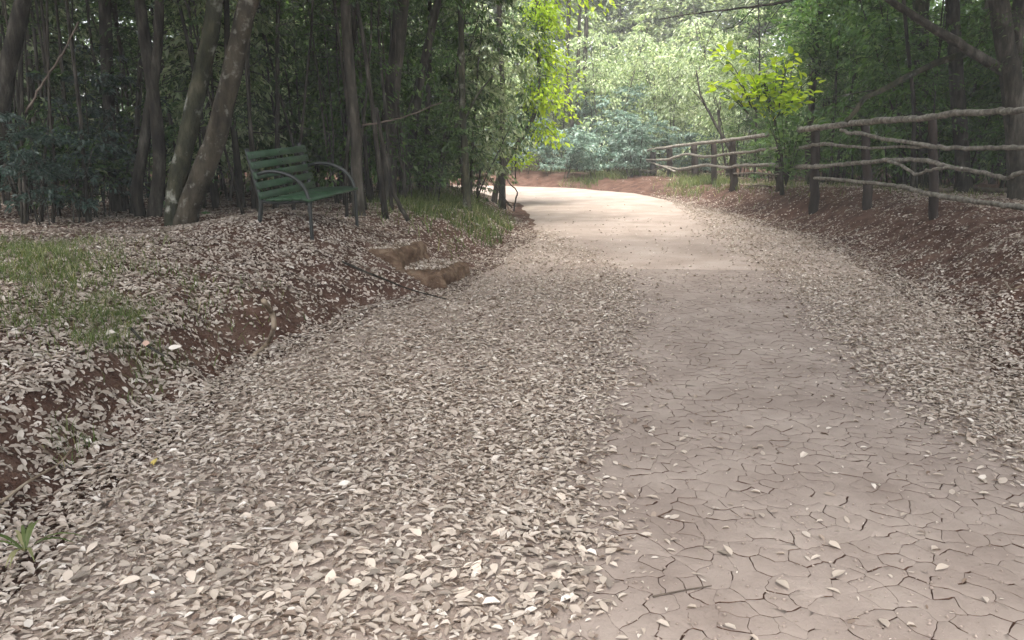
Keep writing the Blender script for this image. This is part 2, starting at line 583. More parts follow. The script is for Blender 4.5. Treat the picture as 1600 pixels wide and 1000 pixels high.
def two_tone(o):
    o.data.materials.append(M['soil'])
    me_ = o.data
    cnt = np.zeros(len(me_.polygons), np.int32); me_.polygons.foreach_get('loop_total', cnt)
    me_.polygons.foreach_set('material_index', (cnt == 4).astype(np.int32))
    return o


for i, (_, V, q, t) in enumerate(plates):
    if i < 300:
        mb = MB(); mb.add(V, q, t)
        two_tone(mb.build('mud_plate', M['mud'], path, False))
    else:
        rest.add(V, q, t)
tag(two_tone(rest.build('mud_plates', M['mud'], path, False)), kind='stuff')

# ------------------------------------------------------------------ leaf litter
U = nrm(np.array([.24, .97, 0])); Vb = np.array([-U[1], U[0], 0])          # along the bench / away from the path
STEPS = [(on(690, 455, 0.0), .86, .62, .20), (on(620, 424, .19), .95, .7, .40)]


def step_top(x, y):
    h = np.full(np.shape(x), -9.0)
    for o_, lu, lv, zt in STEPS:
        u = (x - o_[0]) * U[0] + (y - o_[1]) * U[1]; v = (x - o_[0]) * Vb[0] + (y - o_[1]) * Vb[1]
        h = np.where((u > .04) & (u < lu - .04) & (v > .03) & (v < lv), np.maximum(h, zt), h)
    return h


rng = np.random.default_rng(11)


def slope_normal(x, y):
    e = .03
    hx = (H(x + e, y) - H(x - e, y)) / (2 * e)
    hy = (H(x, y + e) - H(x, y - e)) / (2 * e)
    return nrm(np.stack([-hx, -hy, np.ones_like(hx)], 1))


def litter_density(x, y, s):
    """share of full cover"""
    b = band(x, y) + .22 * fbm(x * 1.7, y * 1.7, 91, 3)
    d = np.where(b > 0, .022 + .05 * sstep(6, 9, y) + .1 * sstep(.3, 0, b) , .25 + .75 * sstep(0, -.3, b))
    patch = .72 + .55 * fbm(x * .9, y * .9, 95, 4)
    d = d * np.clip(patch, .25, 1.2)
    d = np.where((s < 0) & (x < np.interp(y, BR[:, 0], BR[:, 1]) + .1), d * (1 - .85 * sstep(13.5, 17.5, y)), d)
    d = d * (1 + .3 * sstep(-.35, -.05, s) * sstep(.12, .0, s))
    # banks: bare soil faces on the left, thinner cover on the right slope
    left = x < 1 - .02 * y
    face_l = sstep(.0, .1, s) * sstep(.5, .3, s) * sstep(9, 7.5, y) * np.clip(.55 + 1.4 * fbm(x * 1.5, y * 1.5, 99, 3), 0, 1)
    d = np.where(left & (s > 0), d * (1 - .78 * face_l) * (.85 + .1 * sstep(3, 1, s)), d)
    face_r = sstep(.25, .6, s) * sstep(2.2, 1.2, s) * np.clip(.7 + .9 * fbm(x * 1.1, y * 1.1, 103, 3), 0, 1)
    d = np.where(~left & (s > 0), d * (.82 - .56 * face_r), d)
    return d


N0 = 900000
parts = []
for (x0, x1, y0, y1, per) in ((-4.6, 4.8, 1.6, 5, 4500), (-7.4, 7.2, 5, 9, 2900), (-9, 8.5, 9, 14, 1300), (-12, 9, 14, 24, 620), (-9, 9, 24, 33, 130)):
    n = int((x1 - x0) * (y1 - y0) * per)
    x = rng.uniform(x0, x1, n); y = rng.uniform(y0, y1, n)
    keep = np.abs(x) < y * .70 + 1.5
    x, y = x[keep], y[keep]
    s = sdist(x, y)
    keep = rng.random(len(x)) < litter_density(x, y, s)
    parts.append((x[keep], y[keep], s[keep]))
x = np.concatenate([p[0] for p in parts]); y = np.concatenate([p[1] for p in parts]); s = np.concatenate([p[2] for p in parts])
n = len(x)
nm = slope_normal(x, y)
keep = rng.random(n) < .45 + .55 * sstep(.52, .82, nm[:, 2])
x, y, s, nm = x[keep], y[keep], s[keep], nm[keep]; n = len(x)
az = rng.uniform(0, 2 * math.pi, n)
d0 = np.stack([np.cos(az), np.sin(az), np.zeros(n)], 1)
tiltn = nrm(nm + rng.normal(0, .155, (n, 3)) * np.where(band(x, y) > .1, .5, 1)[:, None])
d0 = nrm(d0 - tiltn * (d0 * tiltn).sum(1)[:, None])
Lf = np.where(rng.random(n) < np.where(band(x, y) > 0, .55, .2), rng.uniform(.008, .022, n), np.clip(rng.normal(.037, .0125, n), .016, .08)) * (1 + .25 * sstep(9, 20, y))
Wf = Lf * rng.uniform(.34, .62, n)
z = np.maximum(H(x, y), np.where(s < 0, H(x, y) + .012, -9)) + np.where(band(x, y) > .1, .009, .005 + .014 * rng.random(n) * np.where(s < .1, 1, .7))
z = np.maximum(z, step_top(x, y) + .02)
pos = np.stack([x, y, z], 1) - d0 * Lf[:, None] * .5
curl = rng.uniform(-.12, .3, n); fold = rng.uniform(-.1, .5, n)
# the 300 that show largest become leaves of their own
score = np.where((np.abs(x) / y < .62) & (y > 2.35), Lf * Wf / y ** 3 * np.abs(tiltn[:, 2]), 0)
big = np.argsort(-score)[:300]
isbig = np.zeros(n, bool); isbig[big] = True
ne = (y < 7.5) & ~isbig; fa = (y >= 7.5) & ~isbig
# near and far leaves share one mesh
me = leaves_mesh('leaf_litter', pos[ne], d0[ne], tiltn[ne], Lf[ne], Wf[ne], M['litter'], 'hex', fold[ne], curl[ne])
litter = tag(obj('leaf_litter', me), 'dry tan and grey fallen leaves strewn over path and banks', 'leaves', kind='stuff')
me = leaves_mesh('far_leaf_litter', pos[fa], d0[fa], tiltn[fa], Lf[fa], Wf[fa], M['litter'], 'diamond', fold[fa], curl[fa])
tag(obj('distant_leaf_litter', me, litter), kind='stuff')


def leaf_piece_mesh(rng, k):
    """a dried leaf: oval outline of 14 points about a raised midrib, curled"""
    t = np.array([0, .1, .25, .45, .65, .85])
    w = np.array([.04, .3, .47, .5, .38, .16]) * rng.uniform(.9, 1.1, 6)
    cu, fo, tw = rng.uniform(-.1, .32), rng.uniform(.0, .45), rng.uniform(-.3, .3)
    bend = rng.uniform(-.1, .1)
    V = []
    for tt, ww in list(zip(t, w)) + [(1.0, 0.0)]:
        zc = -cu * tt * tt + .04
        off = bend * tt * (1 - tt) * 4
        V.append((tt - .5, off, zc))
        if ww:
            for sg in (1, -1):
                V.append((tt - .5, off + sg * ww * .5, zc + ww * .5 * fo + sg * tw * ww * .3 * tt))
    V.append((-.68, .02, .02 + .05 * cu))
    V = np.array(V)
    q = []; tr = []
    for i in range(5):
        a = i * 3; b = a + 3
        q += [(a, b, b + 1, a + 1), (a, a + 2, b + 2, b)]
    tr += [(15, 18, 16), (15, 17, 18), (19, 2, 1)]
    return np_mesh('leaf', V, [np.array(q), np.array(tr)], M['leaf_piece'], True)


variants = [leaf_piece_mesh(rng, k) for k in range(14)]
from mathutils import Matrix


def put_leaf(name, me, p, d, nn, L, W, parent=None):
    o = bpy.data.objects.new(name, me)
    side = np.cross(nn, d)
    o.matrix_world = Matrix([[d[0] * L, side[0] * W, nn[0] * L, p[0]], [d[1] * L, side[1] * W, nn[1] * L, p[1]],
                             [d[2] * L, side[2] * W, nn[2] * L, p[2]], [0, 0, 0, 1]])
    return link(o, parent)


for k, i in enumerate(big):
    put_leaf('leaf', variants[k % 14], (x[i], y[i], z[i] + .004), d0[i], tiltn[i], Lf[i] * 1.05, Wf[i] * 2.0, litter)


def single_leaf(px, py, L, ang, mat, label, k):
    p = on(px, py, .3)
    for _ in range(12):
        p = on(px, py, Hs(p[0], p[1]) + .03)
    me = variants[k].copy(); me.materials.clear(); me.materials.append(mat)
    nn = slope_normal(np.array([p[0]]), np.array([p[1]]))[0]
    nn = nrm(nn + np.array([0, -.45, 0]))
    d = np.array([math.cos(ang), math.sin(ang), 0]); d = nrm(d - nn * (d @ nn))
    tag(put_leaf('fallen_leaf', me, p, d, nn, L, L * 1.05), label, 'leaf')


single_leaf(242, 722, .048, 1.4, M['leaf_yellow'], 'single yellow leaf at the foot of the left bank', 2)
single_leaf(274, 542, .075, .3, M['leaf_white'], 'large bleached leaf on the edge of the left bank', 4)
single_leaf(228, 536, .07, 1.9, M['leaf_pink'], 'pinkish brown leaf beside the large bleached leaf', 5)
single_leaf(540, 756, .06, .2, M['leaf_white'], 'bright white leaf among tan leaves on left of path', 7)

# ------------------------------------------------------------------ crumbs of earth
r = np.random.default_rng(19)
n = 9000
cy = 2.1 + 9 * r.random(n) ** 1.5
cx_ = r.uniform(-.68, .68, n) * cy
k_ = sdist(cx_, cy) < .5
cx_, cy = cx_[k_], cy[k_]; n = len(cx_)
sz = .0016 + .0075 * r.random(n) ** 4
c0 = np.stack([cx_, cy, H(cx_, cy) + np.where(sdist(cx_, cy) < -.3, .014, 0) + sz * .4], 1)
oct_ = np.array([(1, 0, 0), (0, 1, 0), (-1, 0, 0), (0, -1, 0), (0, 0, .8), (0, 0, -.8)], float)
V = (c0[:, None, :] + (oct_[None] * r.uniform(.6, 1.3, (n, 6, 1))) * sz[:, None, None]).reshape(-1, 3)
tri = np.array([(0, 1, 4), (1, 2, 4), (2, 3, 4), (3, 0, 4), (1, 0, 5), (2, 1, 5), (3, 2, 5), (0, 3, 5)])
me = np_mesh('earth_crumbs', V, [(np.arange(n)[:, None, None] * 6 + tri[None]).reshape(-1, 3)], M['path'])
tag(obj('earth_crumbs', me), 'small crumbs of dry earth strewn on the path', 'earth crumbs', kind='stuff')

# ------------------------------------------------------------------ grass
rng = np.random.default_rng(21)


def grass_at(x, y, hgt, wid, rng, lean=.5):
    n = len(x)
    az = rng.uniform(0, 2 * math.pi, n)
    d = nrm(np.stack([np.cos(az) * lean, np.sin(az) * lean, np.ones(n)], 1) + rng.normal(0, .2, (n, 3)))
    side = np.stack([-np.sin(az), np.cos(az), np.zeros(n)], 1)
    b = np.stack([x, y, H(x, y) - .005], 1)
    L = (hgt * rng.uniform(.45, 1.2, n))[:, None]; w = (wid * rng.uniform(.6, 1.3, n))[:, None]
    out = np.stack([np.cos(az), np.sin(az), np.zeros(n)], 1)
    m1 = b + d * L * .5
    tip = b + d * L + out * L * .25 - np.array([0, 0, 1]) * L * .18
    V = np.stack([b - side * w, b + side * w, m1 + side * w * .8, m1 - side * w * .8, tip], 1).reshape(-1, 3)
    k = np.arange(n)[:, None] * 5
    return V, k + [0, 1, 2, 3], k + [3, 2, 4]


mb = MB()
def patch_grass(cx, cy, rx, ry, n, hgt, wid, seed):
    a = rng.normal(0, .5, (n, 2))
    gx = cx + a[:, 0] * rx; gy = cy + a[:, 1] * ry
    k = (sdist(gx, gy) > .12) & (vnoise(gx * 2.2, gy * 2.2, seed) * .6 + vnoise(gx * 7, gy * 7, seed + 3) * .4 > .44)
    V, q, t = grass_at(gx[k], gy[k], hgt, wid, rng)
    mb.add(V, q, t)


patch_grass(-4.1, 5.9, 1.7, 1.1, 9500, .13, .003, 5)
patch_grass(-5.2, 6.8, 1.6, 1.1, 8000, .13, .0032, 6)
patch_grass(-2.75, 5.2, .7, .6, 2200, .11, .0024, 7)
patch_grass(-2.35, 4.7, .35, .35, 700, .12, .0024, 8)
patch_grass(-2.15, 3.7, .14, .2, 160, .11, .0022, 8)
patch_grass(-.9, 14.0, 1.2, 2.6, 7000, .24, .006, 9)
patch_grass(-1.6, 12.5, .9, 1.2, 1100, .16, .004, 9)
patch_grass(5.6, 24.0, .9, 3.2, 2600, .30, .008, 13)
patch_grass(6.4, 19.0, .7, 3.0, 1200, .22, .006, 13)
patch_grass(3.6, 28.6, 1.6, .8, 1800, .34, .009, 14)
patch_grass(-1, 31.4, 3.6, .5, 1600, .30, .009, 15)
patch_grass(7.6, 15.5, 1.2, 3.0, 900, .18, .005, 16)
tag(mb.build('grass', M['grass'], None, False), 'sparse green and straw grass on the banks', 'grass', kind='stuff')

# a clump of broad grass at the bottom left
g = empty('grass_tuft', on(40, 862, .16))
mb2 = MB()
for k in range(16):
    a = rng.uniform(0, 6.28); L = rng.uniform(.12, .22)
    o = np.array([math.cos(a), math.sin(a), 0])
    ts = np.linspace(0, 1, 6)
    P = np.array([o * (L * t * .9) + np.array([0, 0, L * (.9 * t - .75 * t * t)]) + rng.normal(0, .006, 3) * 0 for t in ts])
    sd = np.array([-o[1], o[0], 0])
    w = .006 * np.sin(np.pi * np.clip(ts * .85 + .12, 0, 1))
    V = np.concatenate([P - sd * w[:, None], P + sd * w[:, None]])
    q = [(i, i + 1, i + 7, i + 6) for i in range(5)]
    mb2.add(V, q)
mb2.build('blades', M['grass'], g, True)
tag(g, 'arching grass tuft on the bank at the bottom left corner', 'grass tuft')

# ------------------------------------------------------------------ steps cut in the bank below the bench

def earth_block(name, org, lu, lv, z0, z1, label, seed):
    r_ = np.random.default_rng(seed)
    nu, nv, nz = 26, 16, 10
    mb = MB()
    def P(u, v, w):
        u = np.asarray(u, float); v = np.asarray(v, float); w = np.asarray(w, float)
        # rounded edges, uneven faces
        e = .05
        uu = u * lu; vv = v * lv; zz = z0 + (z1 - z0) * w
        rnd = np.minimum(np.minimum(uu, lu - uu), vv); rnd = sstep(e, 0, rnd) * sstep(.4, 1, w)
        zz = zz - .035 * rnd ** 2
        x_ = org[0] + U[0] * uu + Vb[0] * vv; y_ = org[1] + U[1] * uu + Vb[1] * vv
        nx = fbm(x_ * 5 + zz * 7, y_ * 5, seed, 4) * .07
        ny = fbm(x_ * 5 - zz * 7, y_ * 5 + 9, seed + 3, 4) * .07
        return np.stack([x_ + nx - Vb[0] * .05 * (1 - w), y_ + ny - Vb[1] * .05 * (1 - w), zz + .05 * fbm(x_ * 4, y_ * 4, seed + 5, 4)], -1)
    def face(f, a, b):
        A, B = np.meshgrid(np.linspace(0, 1, a), np.linspace(0, 1, b))
        V = P(*f(A.ravel(), B.ravel()))
        i = (np.arange(b - 1)[:, None] * a + np.arange(a - 1)[None]).ravel()
        mb.add(V, np.stack([i, i + 1, i + a + 1, i + a], 1))
    one = np.ones_like
    face(lambda a, b: (a, b, one(a)), nu, nv)
    face(lambda a, b: (a, 0 * a, b), nu, nz)
    face(lambda a, b: (0 * a, a, b), nv, nz)
    face(lambda a, b: (one(a), a, b), nv, nz)
    face(lambda a, b: (a, one(a), b), nu, nz)
    o = mb.build(name, M['step'])
    tag(o, label, 'step', 'earth steps up to the bench')
    return o


earth_block('earth_step', on(690, 455, 0.0), .86, .62, -.1, .20, 'lower earth step jutting out onto the leafy path', 301)
earth_block('earth_step', on(620, 424, .19), .95, .7, .0, .40, 'upper earth step set back just below the bench', 307)

# ------------------------------------------------------------------ bench
bz = Hs(-2.03, 8.1)
org = np.array([-2.03, 8.12, bz - .03])
bench = empty('park_bench', org)
TILT = .055
def BP(u, v, w):
    """u along, v back from the front legs, w up"""
    return U * u + Vb * v + np.array([0, 0, w + TILT * u])


LEN = 1.12
metal = M['bench_metal']


def bar(mb, a, b, c, wid, thick):
    """flat board from a to b; wid along c, thick along the normal"""
    a, b, c = map(np.asarray, (a, b, c))
    ax = nrm(b - a); c = nrm(c - ax * (c @ ax)); n_ = np.cross(ax, c)
    pts = []
    ch = min(thick, wid) * .22
    prof = [(-wid / 2 + ch, -thick / 2), (wid / 2 - ch, -thick / 2), (wid / 2, -thick / 2 + ch), (wid / 2, thick / 2 - ch), (wid / 2 - ch, thick / 2), (-wid / 2 + ch, thick / 2), (-wid / 2, thick / 2 - ch), (-wid / 2, -thick / 2 + ch)]
    for e in (a, b):
        for (p, q) in prof: pts.append(e + c * p + n_ * q)
    k = np.arange(8); k2 = (k + 1) % 8
    q = np.stack([k, k2, 8 + k2, 8 + k], 1)
    pts.append(a); pts.append(b)
    t = np.concatenate([np.stack([np.full(8, 16), k2, k], 1), np.stack([np.full(8, 17), 8 + k, 8 + k2], 1)])
    mb.add(np.array(pts), q, t)


# end frames: arm + front leg is one bent tube, back post + back leg another
for u in (0.02, LEN - .02):
    arm = MB()
    arm.tube(smooth_line([BP(u, .57, .70), BP(u, .45, .725), BP(u, .30, .715), BP(u, .15, .655), BP(u, .05, .55), BP(u, .015, .43), BP(u, .005, .25), BP(u, 0, -.03)], 30), .019, 10)
    arm.build('armrest', metal, bench)
    post = MB()
    post.tube(smooth_line([BP(u, .62, -.03), BP(u, .585, .2), BP(u, .555, .42), BP(u, .60, .62), BP(u, .68, .95)], 20), .023, 10)
    post.build('back_leg', metal, bench)
    rail = MB()
    rail.tube(smooth_line([BP(u, .56, .43), BP(u, .35, .415), BP(u, .15, .43), BP(u, .02, .44)], 12), .017, 8)
    rail.build('seat_bearer', metal, bench)
# middle support
ms_ = MB()
ms_.tube(smooth_line([BP(LEN / 2, .02, .42), BP(LEN / 2, .3, .395), BP(LEN / 2, .55, .42), BP(LEN / 2, .61, .64), BP(LEN / 2, .685, .90)], 18), .012, 6)
ms_.build('middle_brace', metal, bench)
def backpt(w):
    t = (w - .42) / .53
    return .545 + .12 * t ** 1.15
for k in range(5):
    w0 = .485 + k * .1
    mb = MB()
    va = backpt(w0 - .03); vb_ = backpt(w0 + .03)
    bar(mb, BP(-.03, backpt(w0) - .02, w0), BP(LEN + .03, backpt(w0) - .02, w0), Vb * (vb_ - va) + np.array([0, 0, .06]), .074, .024)
    mb.build('back_slat', M['bench_paint'], bench, False)
for k in range(5):
    v0 = .03 + k * .1
    zz = [.452, .458, .452, .446, .446][k]
    mb = MB()
    bar(mb, BP(-.03, v0, zz), BP(LEN + .03, v0, zz), Vb + np.array([0, 0, (.35, .05, -.05, -.04, .0)[k]]), .084, .024)
    mb.build('seat_slat', M['bench_paint'], bench, False)
bolt = MB()
_b = [(math.cos(a) * .009, math.sin(a) * .009) for a in np.linspace(0, 2 * math.pi, 8, endpoint=False)]
_v = np.array([(p, q, 0) for p, q in _b] + [(p * .7, q * .7, .006) for p, q in _b] + [(0, 0, .007)])
_k = np.arange(8); _k2 = (_k + 1) % 8
bolt.add(_v, np.stack([_k, _k2, 8 + _k2, 8 + _k], 1), np.stack([np.full(8, 16), 8 + _k, 8 + _k2], 1))
bolt_me = bolt.mesh('bolt', metal)
for sl in [c for c in bench.children if c.name.startswith('back_slat')]:
    k = int(sl.name.split('.')[1]) if '.' in sl.name else 0
    w0 = .485 + k * .1
    for u in (.02, LEN / 2, LEN - .02):
        bo = obj('bolt', bolt_me, sl)
        nn = nrm(-Vb + np.array([0, 0, .22]))
        bo.rotation_euler = Vector(nn).to_track_quat('Z', 'Y').to_euler()
        bo.location = BP(u, backpt(w0) - .02, w0) + nn * .012
tag(bench, 'green slatted park bench with curved dark metal arms on the bank', 'bench')

# ------------------------------------------------------------------ rail fence on the right bank
rng = np.random.default_rng(31)
PX = [985, 1020, 1085, 1145, 1215, 1275, 1360, 1465, 1640]
PY = [30.5, 28.3, 26, 20.7, 18.2, 15.2, 13.35, 11.2, 8.8]
fence = empty('rail_fence', (5.9, 11.2, Hs(5.9, 11.2)))
FO = np.array(fence.location)


def fpt(px, py, off=0.0):
    p = at(px, py, float(np.interp(px, PX, PY)))
    return p + np.array([-off, -off * .6, 0]) - FO


posts = [(1000, 236, 286, 5), (1046, 230, 288, 5.5), (1020, 233, 286, 5.5), (1085, 226, 288, 6.5), (1115, 223, 292, 5.5), (1145, 218, 296, 7), (1217, 226, 296, 7), (1274, 202, 301, 8.5), (1352, 194, 307, 8.5), (1457, 184, 323, 8.5)]
for (px, yt, yb, rp) in posts:
    top = fpt(px, yt); bot = fpt(px + (8 if px > 1300 else 2), yb)
    Yp = float(np.interp(px, PX, PY))
    bw = bot + FO
    bot[2] = min(bot[2], Hs(bw[0], bw[1]) - FO[2]) - .15
    r_ = rp / 1256 * Yp * .85
    mb = MB()
    P = np.array([bot + (top - bot) * t + (rng.normal(0, .008, 3) if 0 < t < 1 else 0) for t in np.linspace(0, 1, 8)])
    mb.tube(P, r_ * np.linspace(1.05, .92, 8), 8, .08, rng)
    mb.build('post', M['post'], fence)

rails = [
    ([(1258, 203), (1275, 201), (1310, 197), (1340, 193), (1400, 188), (1460, 184), (1500, 178), (1560, 175), (1600, 173), (1660, 168)], 6.2, .13, 7.2),
    ([(1325, 203), (1338, 208), (1352, 208), (1400, 218), (1440, 223), (1470, 228), (1500, 232), (1560, 231), (1600, 230), (1660, 232)], 3.6, .16, 5.2),
    ([(1262, 231), (1285, 226), (1310, 226), (1340, 229), (1380, 231), (1420, 229), (1462, 231)], 3.6, .12, 2.8),
    ([(1195, 258), (1240, 259), (1280, 261), (1320, 257), (1352, 254), (1400, 250), (1440, 249), (1470, 254), (1490, 260), (1540, 268), (1580, 278), (1602, 270), (1650, 262)], 4.0, .12, 5.2),
    ([(1404, 252), (1425, 258), (1440, 268), (1450, 272), (1466, 266), (1490, 262), (1520, 262)], 3.4, .21, 3.0),
    ([(1283, 278), (1340, 282), (1400, 288), (1430, 294), (1460, 301), (1500, 309), (1560, 317), (1600, 322), (1660, 330)], 3.4, .15, 7.0),
    ([(984, 236), (1010, 235), (1035, 232), (1080, 226), (1120, 222), (1150, 218), (1205, 211)], 2.4, .10, 4.2),
    ([(988, 250), (1020, 250), (1048, 249), (1076, 241), (1104, 245), (1146, 240), (1180, 237), (1209, 233), (1258, 231), (1296, 224)], 2.4, .10, 3.6),
    ([(992, 263), (1020, 268), (1041, 260), (1065, 264), (1107, 258), (1141, 262), (1160, 259), (1212, 257), (1250, 259), (1290, 259)], 2.4, .11, 3.8),
    ([(1140, 272), (1180, 270), (1210, 272), (1240, 272)], 1.6, .10, 1.8),
    ([(1002, 246), (1030, 256), (1048, 262), (1062, 268)], 1.6, .16, 2.0),
]
for (pp, r0, off, r1) in rails:
    P = np.array([fpt(a, b, off) for a, b in pp])
    n = len(pp) * 5
    S = smooth_line(P, n)
    pxs = np.interp(np.linspace(0, 1, n), np.linspace(0, 1, len(pp)), [a for a, _ in pp])
    Ys = np.interp(pxs, PX, PY)
    rr = np.linspace(r0, r1, n) / 1256 * Ys * .72
    rr = rr * (1 + .1 * np.array([vnoise(np.array([i * .45]), np.array([r0 * 3.0]), 7)[0] - .5 for i in range(n)]) * 2)
    S[1:-1] += rng.normal(0, .006, (n - 2, 3))
    mb = MB()
    mb.tube(S, rr, 8, .10, rng)
    mb.build('rail', M['rail'], fence)
tag(fence, 'rustic fence of crooked wooden rails on dark posts along the right bank', 'fence')

# ------------------------------------------------------------------ plants: generators
def make_plant(seed, height, stems, spread, nbr, blen, start, nleaf, L, W, droop=.5, r0=.02, up=.3, leafdrop=.4, cut=None, tmpl='diamond', bark='bark', leaf='lf_dark', stem_bend=.12, top_leaf=None):
    """-> (stem mesh, leaf mesh) of a plant standing at the origin"""
    r = np.random.default_rng(seed)
    mb = MB()
    P0, D0, N0, L0 = [], [], [], []
    for s_ in range(stems):
        a = r.uniform(0, 6.28); sp = spread * r.uniform(.3, 1) if stems > 1 else spread * r.uniform(0, .5)
        base = np.array([math.cos(a), math.sin(a), 0]) * (.05 * stems if stems > 1 else 0)
        h = height * r.uniform(.75, 1.05)
        ts = np.linspace(0, 1, 11)
        wig = np.cumsum(r.normal(0, stem_bend, (11, 2)), 0) * height / 40
        S = np.stack([base[0] + math.cos(a) * sp * ts ** 1.3 + wig[:, 0], base[1] + math.sin(a) * sp * ts ** 1.3 + wig[:, 1], -.15 + (h + .15) * ts], 1)
        rs = r0 * (1 - .8 * ts) * r.uniform(.8, 1.15)
        rs[0] *= 1.35
        mb.tube(S, rs, 7 if r0 > .03 else 5, .06, r)
        for b in range(max(1, int(nbr / stems))):
            t = start + (1 - start) * r.random() ** .8
            i = min(int(t * 10), 9); f = t * 10 - i
            p = S[i] * (1 - f) + S[i + 1] * f
            a2 = r.uniform(0, 6.28)
            bl = blen * r.uniform(.5, 1.15) * (1.15 - .5 * t)
            o = np.array([math.cos(a2), math.sin(a2), up * r.uniform(.2, 1.6)])
            o = o / np.linalg.norm(o)
            m = 6
            tb = np.linspace(0, 1, m)
            Bp = p + o * bl * tb[:, None] + np.array([0, 0, -1.0]) * droop * bl * (tb ** 2)[:, None] + np.cumsum(r.normal(0, .03 * bl, (m, 3)), 0)
            Bp[0] = p
            mb.tube(Bp, np.linspace(max(r0 * .22, .004), .0025, m), 4)
            nl = int(nleaf * r.uniform(.6, 1.3))
            tt = r.uniform(.15, 1, nl)
            idx = np.minimum((tt * (m - 1)).astype(int), m - 2); ff = tt * (m - 1) - idx
            lp = Bp[idx] * (1 - ff)[:, None] + Bp[idx + 1] * ff[:, None]
            bd = nrm(Bp[idx + 1] - Bp[idx])
            sd = nrm(np.cross(bd, np.array([0, 0, 1.0]))) * np.where(r.random(nl) < .5, 1, -1)[:, None]
            lp = lp + sd * (r.random(nl) * .22 * bl * (1 - tt * .5))[:, None] + r.normal(0, .045 * bl, (nl, 3))
            ld = nrm(bd * .6 + sd * .8 + r.normal(0, .35, (nl, 3)) + np.array([0, 0, -leafdrop]))
            ln = nrm(np.array([0, 0, 1.0]) + r.normal(0, .45, (nl, 3)))
            big_ = 1.0
            if top_leaf: big_ = np.where(lp[:, 2] > top_leaf[0], top_leaf[1], 1.0)
            P0.append(lp); D0.append(ld); N0.append(ln); L0.append(L * r.uniform(.65, 1.25, nl) * big_)
    P0 = np.concatenate(P0); D0 = np.concatenate(D0); N0 = np.concatenate(N0); L0 = np.concatenate(L0)
    lm = leaves_mesh('crown', P0, D0, N0, L0, L0 * (W / L), M[leaf], tmpl, .2, .15)
    return mb.mesh('trunk', M[bark]), lm


def plant(name, protos, k, loc, rz, sc, label, cat, group=None, leaf=None, parts=('trunk', 'crown'), tilt=(0, 0)):
    e = empty(name, loc, rz, sc)
    e.rotation_euler = (tilt[0], tilt[1], rz)
    a, b = protos[k % len(protos)]
    obj(parts[0], a, e)
    c = obj(parts[1], b, e)
    if leaf:
        c.material_slots[0].link = 'OBJECT'
        c.material_slots[0].material = M[leaf]
    tag(e, label, cat, group)
    return e


SLIM = [make_plant(100 + k, 8.5, 1, .8, 60, 1.25, .16, 40, .075, .032, .45, [.022, .03, .045, .028, .055, .036][k], .5, .35, leaf='lf_dark',
                   bark=['bark', 'bark_grey', 'bark'][k % 3], top_leaf=(4.6, 2.6)) for k in range(6)]
STEM = [make_plant(120 + k, 7.5, [1, 2, 1, 3, 1][k], .5, 36, 1.1, .42, 40, .08, .034, .3, [.022, .02, .03, .018, .038][k], .5, .35, leaf='lf_dark', bark=['bark', 'bark_grey'][k % 2], stem_bend=.2) for k in range(5)]
SHRUB = [make_plant(140 + k, [1.6, 2.3, 1.3, 2.0][k], [5, 6, 7, 5][k], [.5, .7, .55, .6][k], 56, .75, .2, 46, .085, .035, .35, .012, .5, .3, leaf='lf_dark') for k in range(4)]
TEAL = [make_plant(160 + k, [1.7, 2.2, 1.4][k], 8, .8, 90, .7, .15, 40, .14, .045, .3, .014, .7, .25, leaf='lf_blue') for k in range(3)]
PALE = [make_plant(170 + k, [4.5, 5.5, 6.5][k], 4, 1.6, 110, 1.7, .12, 44, .15, .07, .6, .035, .5, .5, leaf='lf_pale', bark='bark_grey') for k in range(3)]
TALL = [make_plant(180 + k, 11.5, 1, 1.4, 100, 3.5, .57, 90, .10, .048, .25, [.11, .15, .13][k], .6, .3, leaf='lf_mid', bark=['bark_grey', 'bark', 'bark_moss'][k], top_leaf=(6.0, 2.5)) for k in range(3)]

ORD = ['nearest', 'second nearest', 'third nearest', 'fourth nearest', 'fifth nearest', 'sixth nearest', 'seventh nearest', 'eighth nearest', 'ninth nearest', 'tenth nearest',
       'eleventh nearest', 'twelfth nearest', 'thirteenth nearest', 'fourteenth nearest', 'fifteenth nearest', 'sixteenth nearest', 'seventeenth nearest', 'eighteenth nearest', 'nineteenth nearest', 'twentieth nearest'] + ['number %d from the front' % k for k in range(21, 60)]
LM_LEFT = [(60, 'at the left picture edge'), (140, 'left of the straight black trunk'), (215, 'behind the straight black trunk'), (270, 'behind the dark forked tree'), (350, 'behind the leaning mottled tree'), (420, 'behind the bench back'), (510, 'behind the bench arms'), (575, 'behind the straight grey brown tree'), (625, 'behind the stout grey trunk'), (745, 'around the mossy slim tree'), (9999, 'at the tip of the left bank')]
LM_RIGHT = [(1250, 'behind the fence near the lime sapling'), (1400, 'behind the propped dead bough'), (1520, 'behind the upright dark trunks'), (9999, 'behind the forked tree')]
LM_FAR = [(760, 'beyond the bend behind the left bank'), (900, 'beyond the bend behind the lime tree'), (1010, 'beyond the bend behind the blue green shrubs'), (9999, 'behind the far end of the fence')]


def rank_labels(obs, what, marks):
    """each plant named by what it stands behind and how near it is among its kind there"""
    bk = {}
    for o in obs:
        yy = o.location[1]; pxx = 800 + 1256 * o.location[0] / (yy * CP)
        key = next(t for lim, t in marks if pxx < lim)
        bk.setdefault(key, []).append((yy, o))
    for key, lst in bk.items():
        lst.sort(key=lambda a: a[0])
        for i, (_, o) in enumerate(lst):
            o['label'] = what + ' ' + key + (', ' + ORD[i] + ' of them' if len(lst) > 1 else '')


EXCL = [(-2.4, 8.7, 1.3), (-.9, 8.8, .9), (-3.9, 9.4, .7), (-4.4, 10.5, .5)]


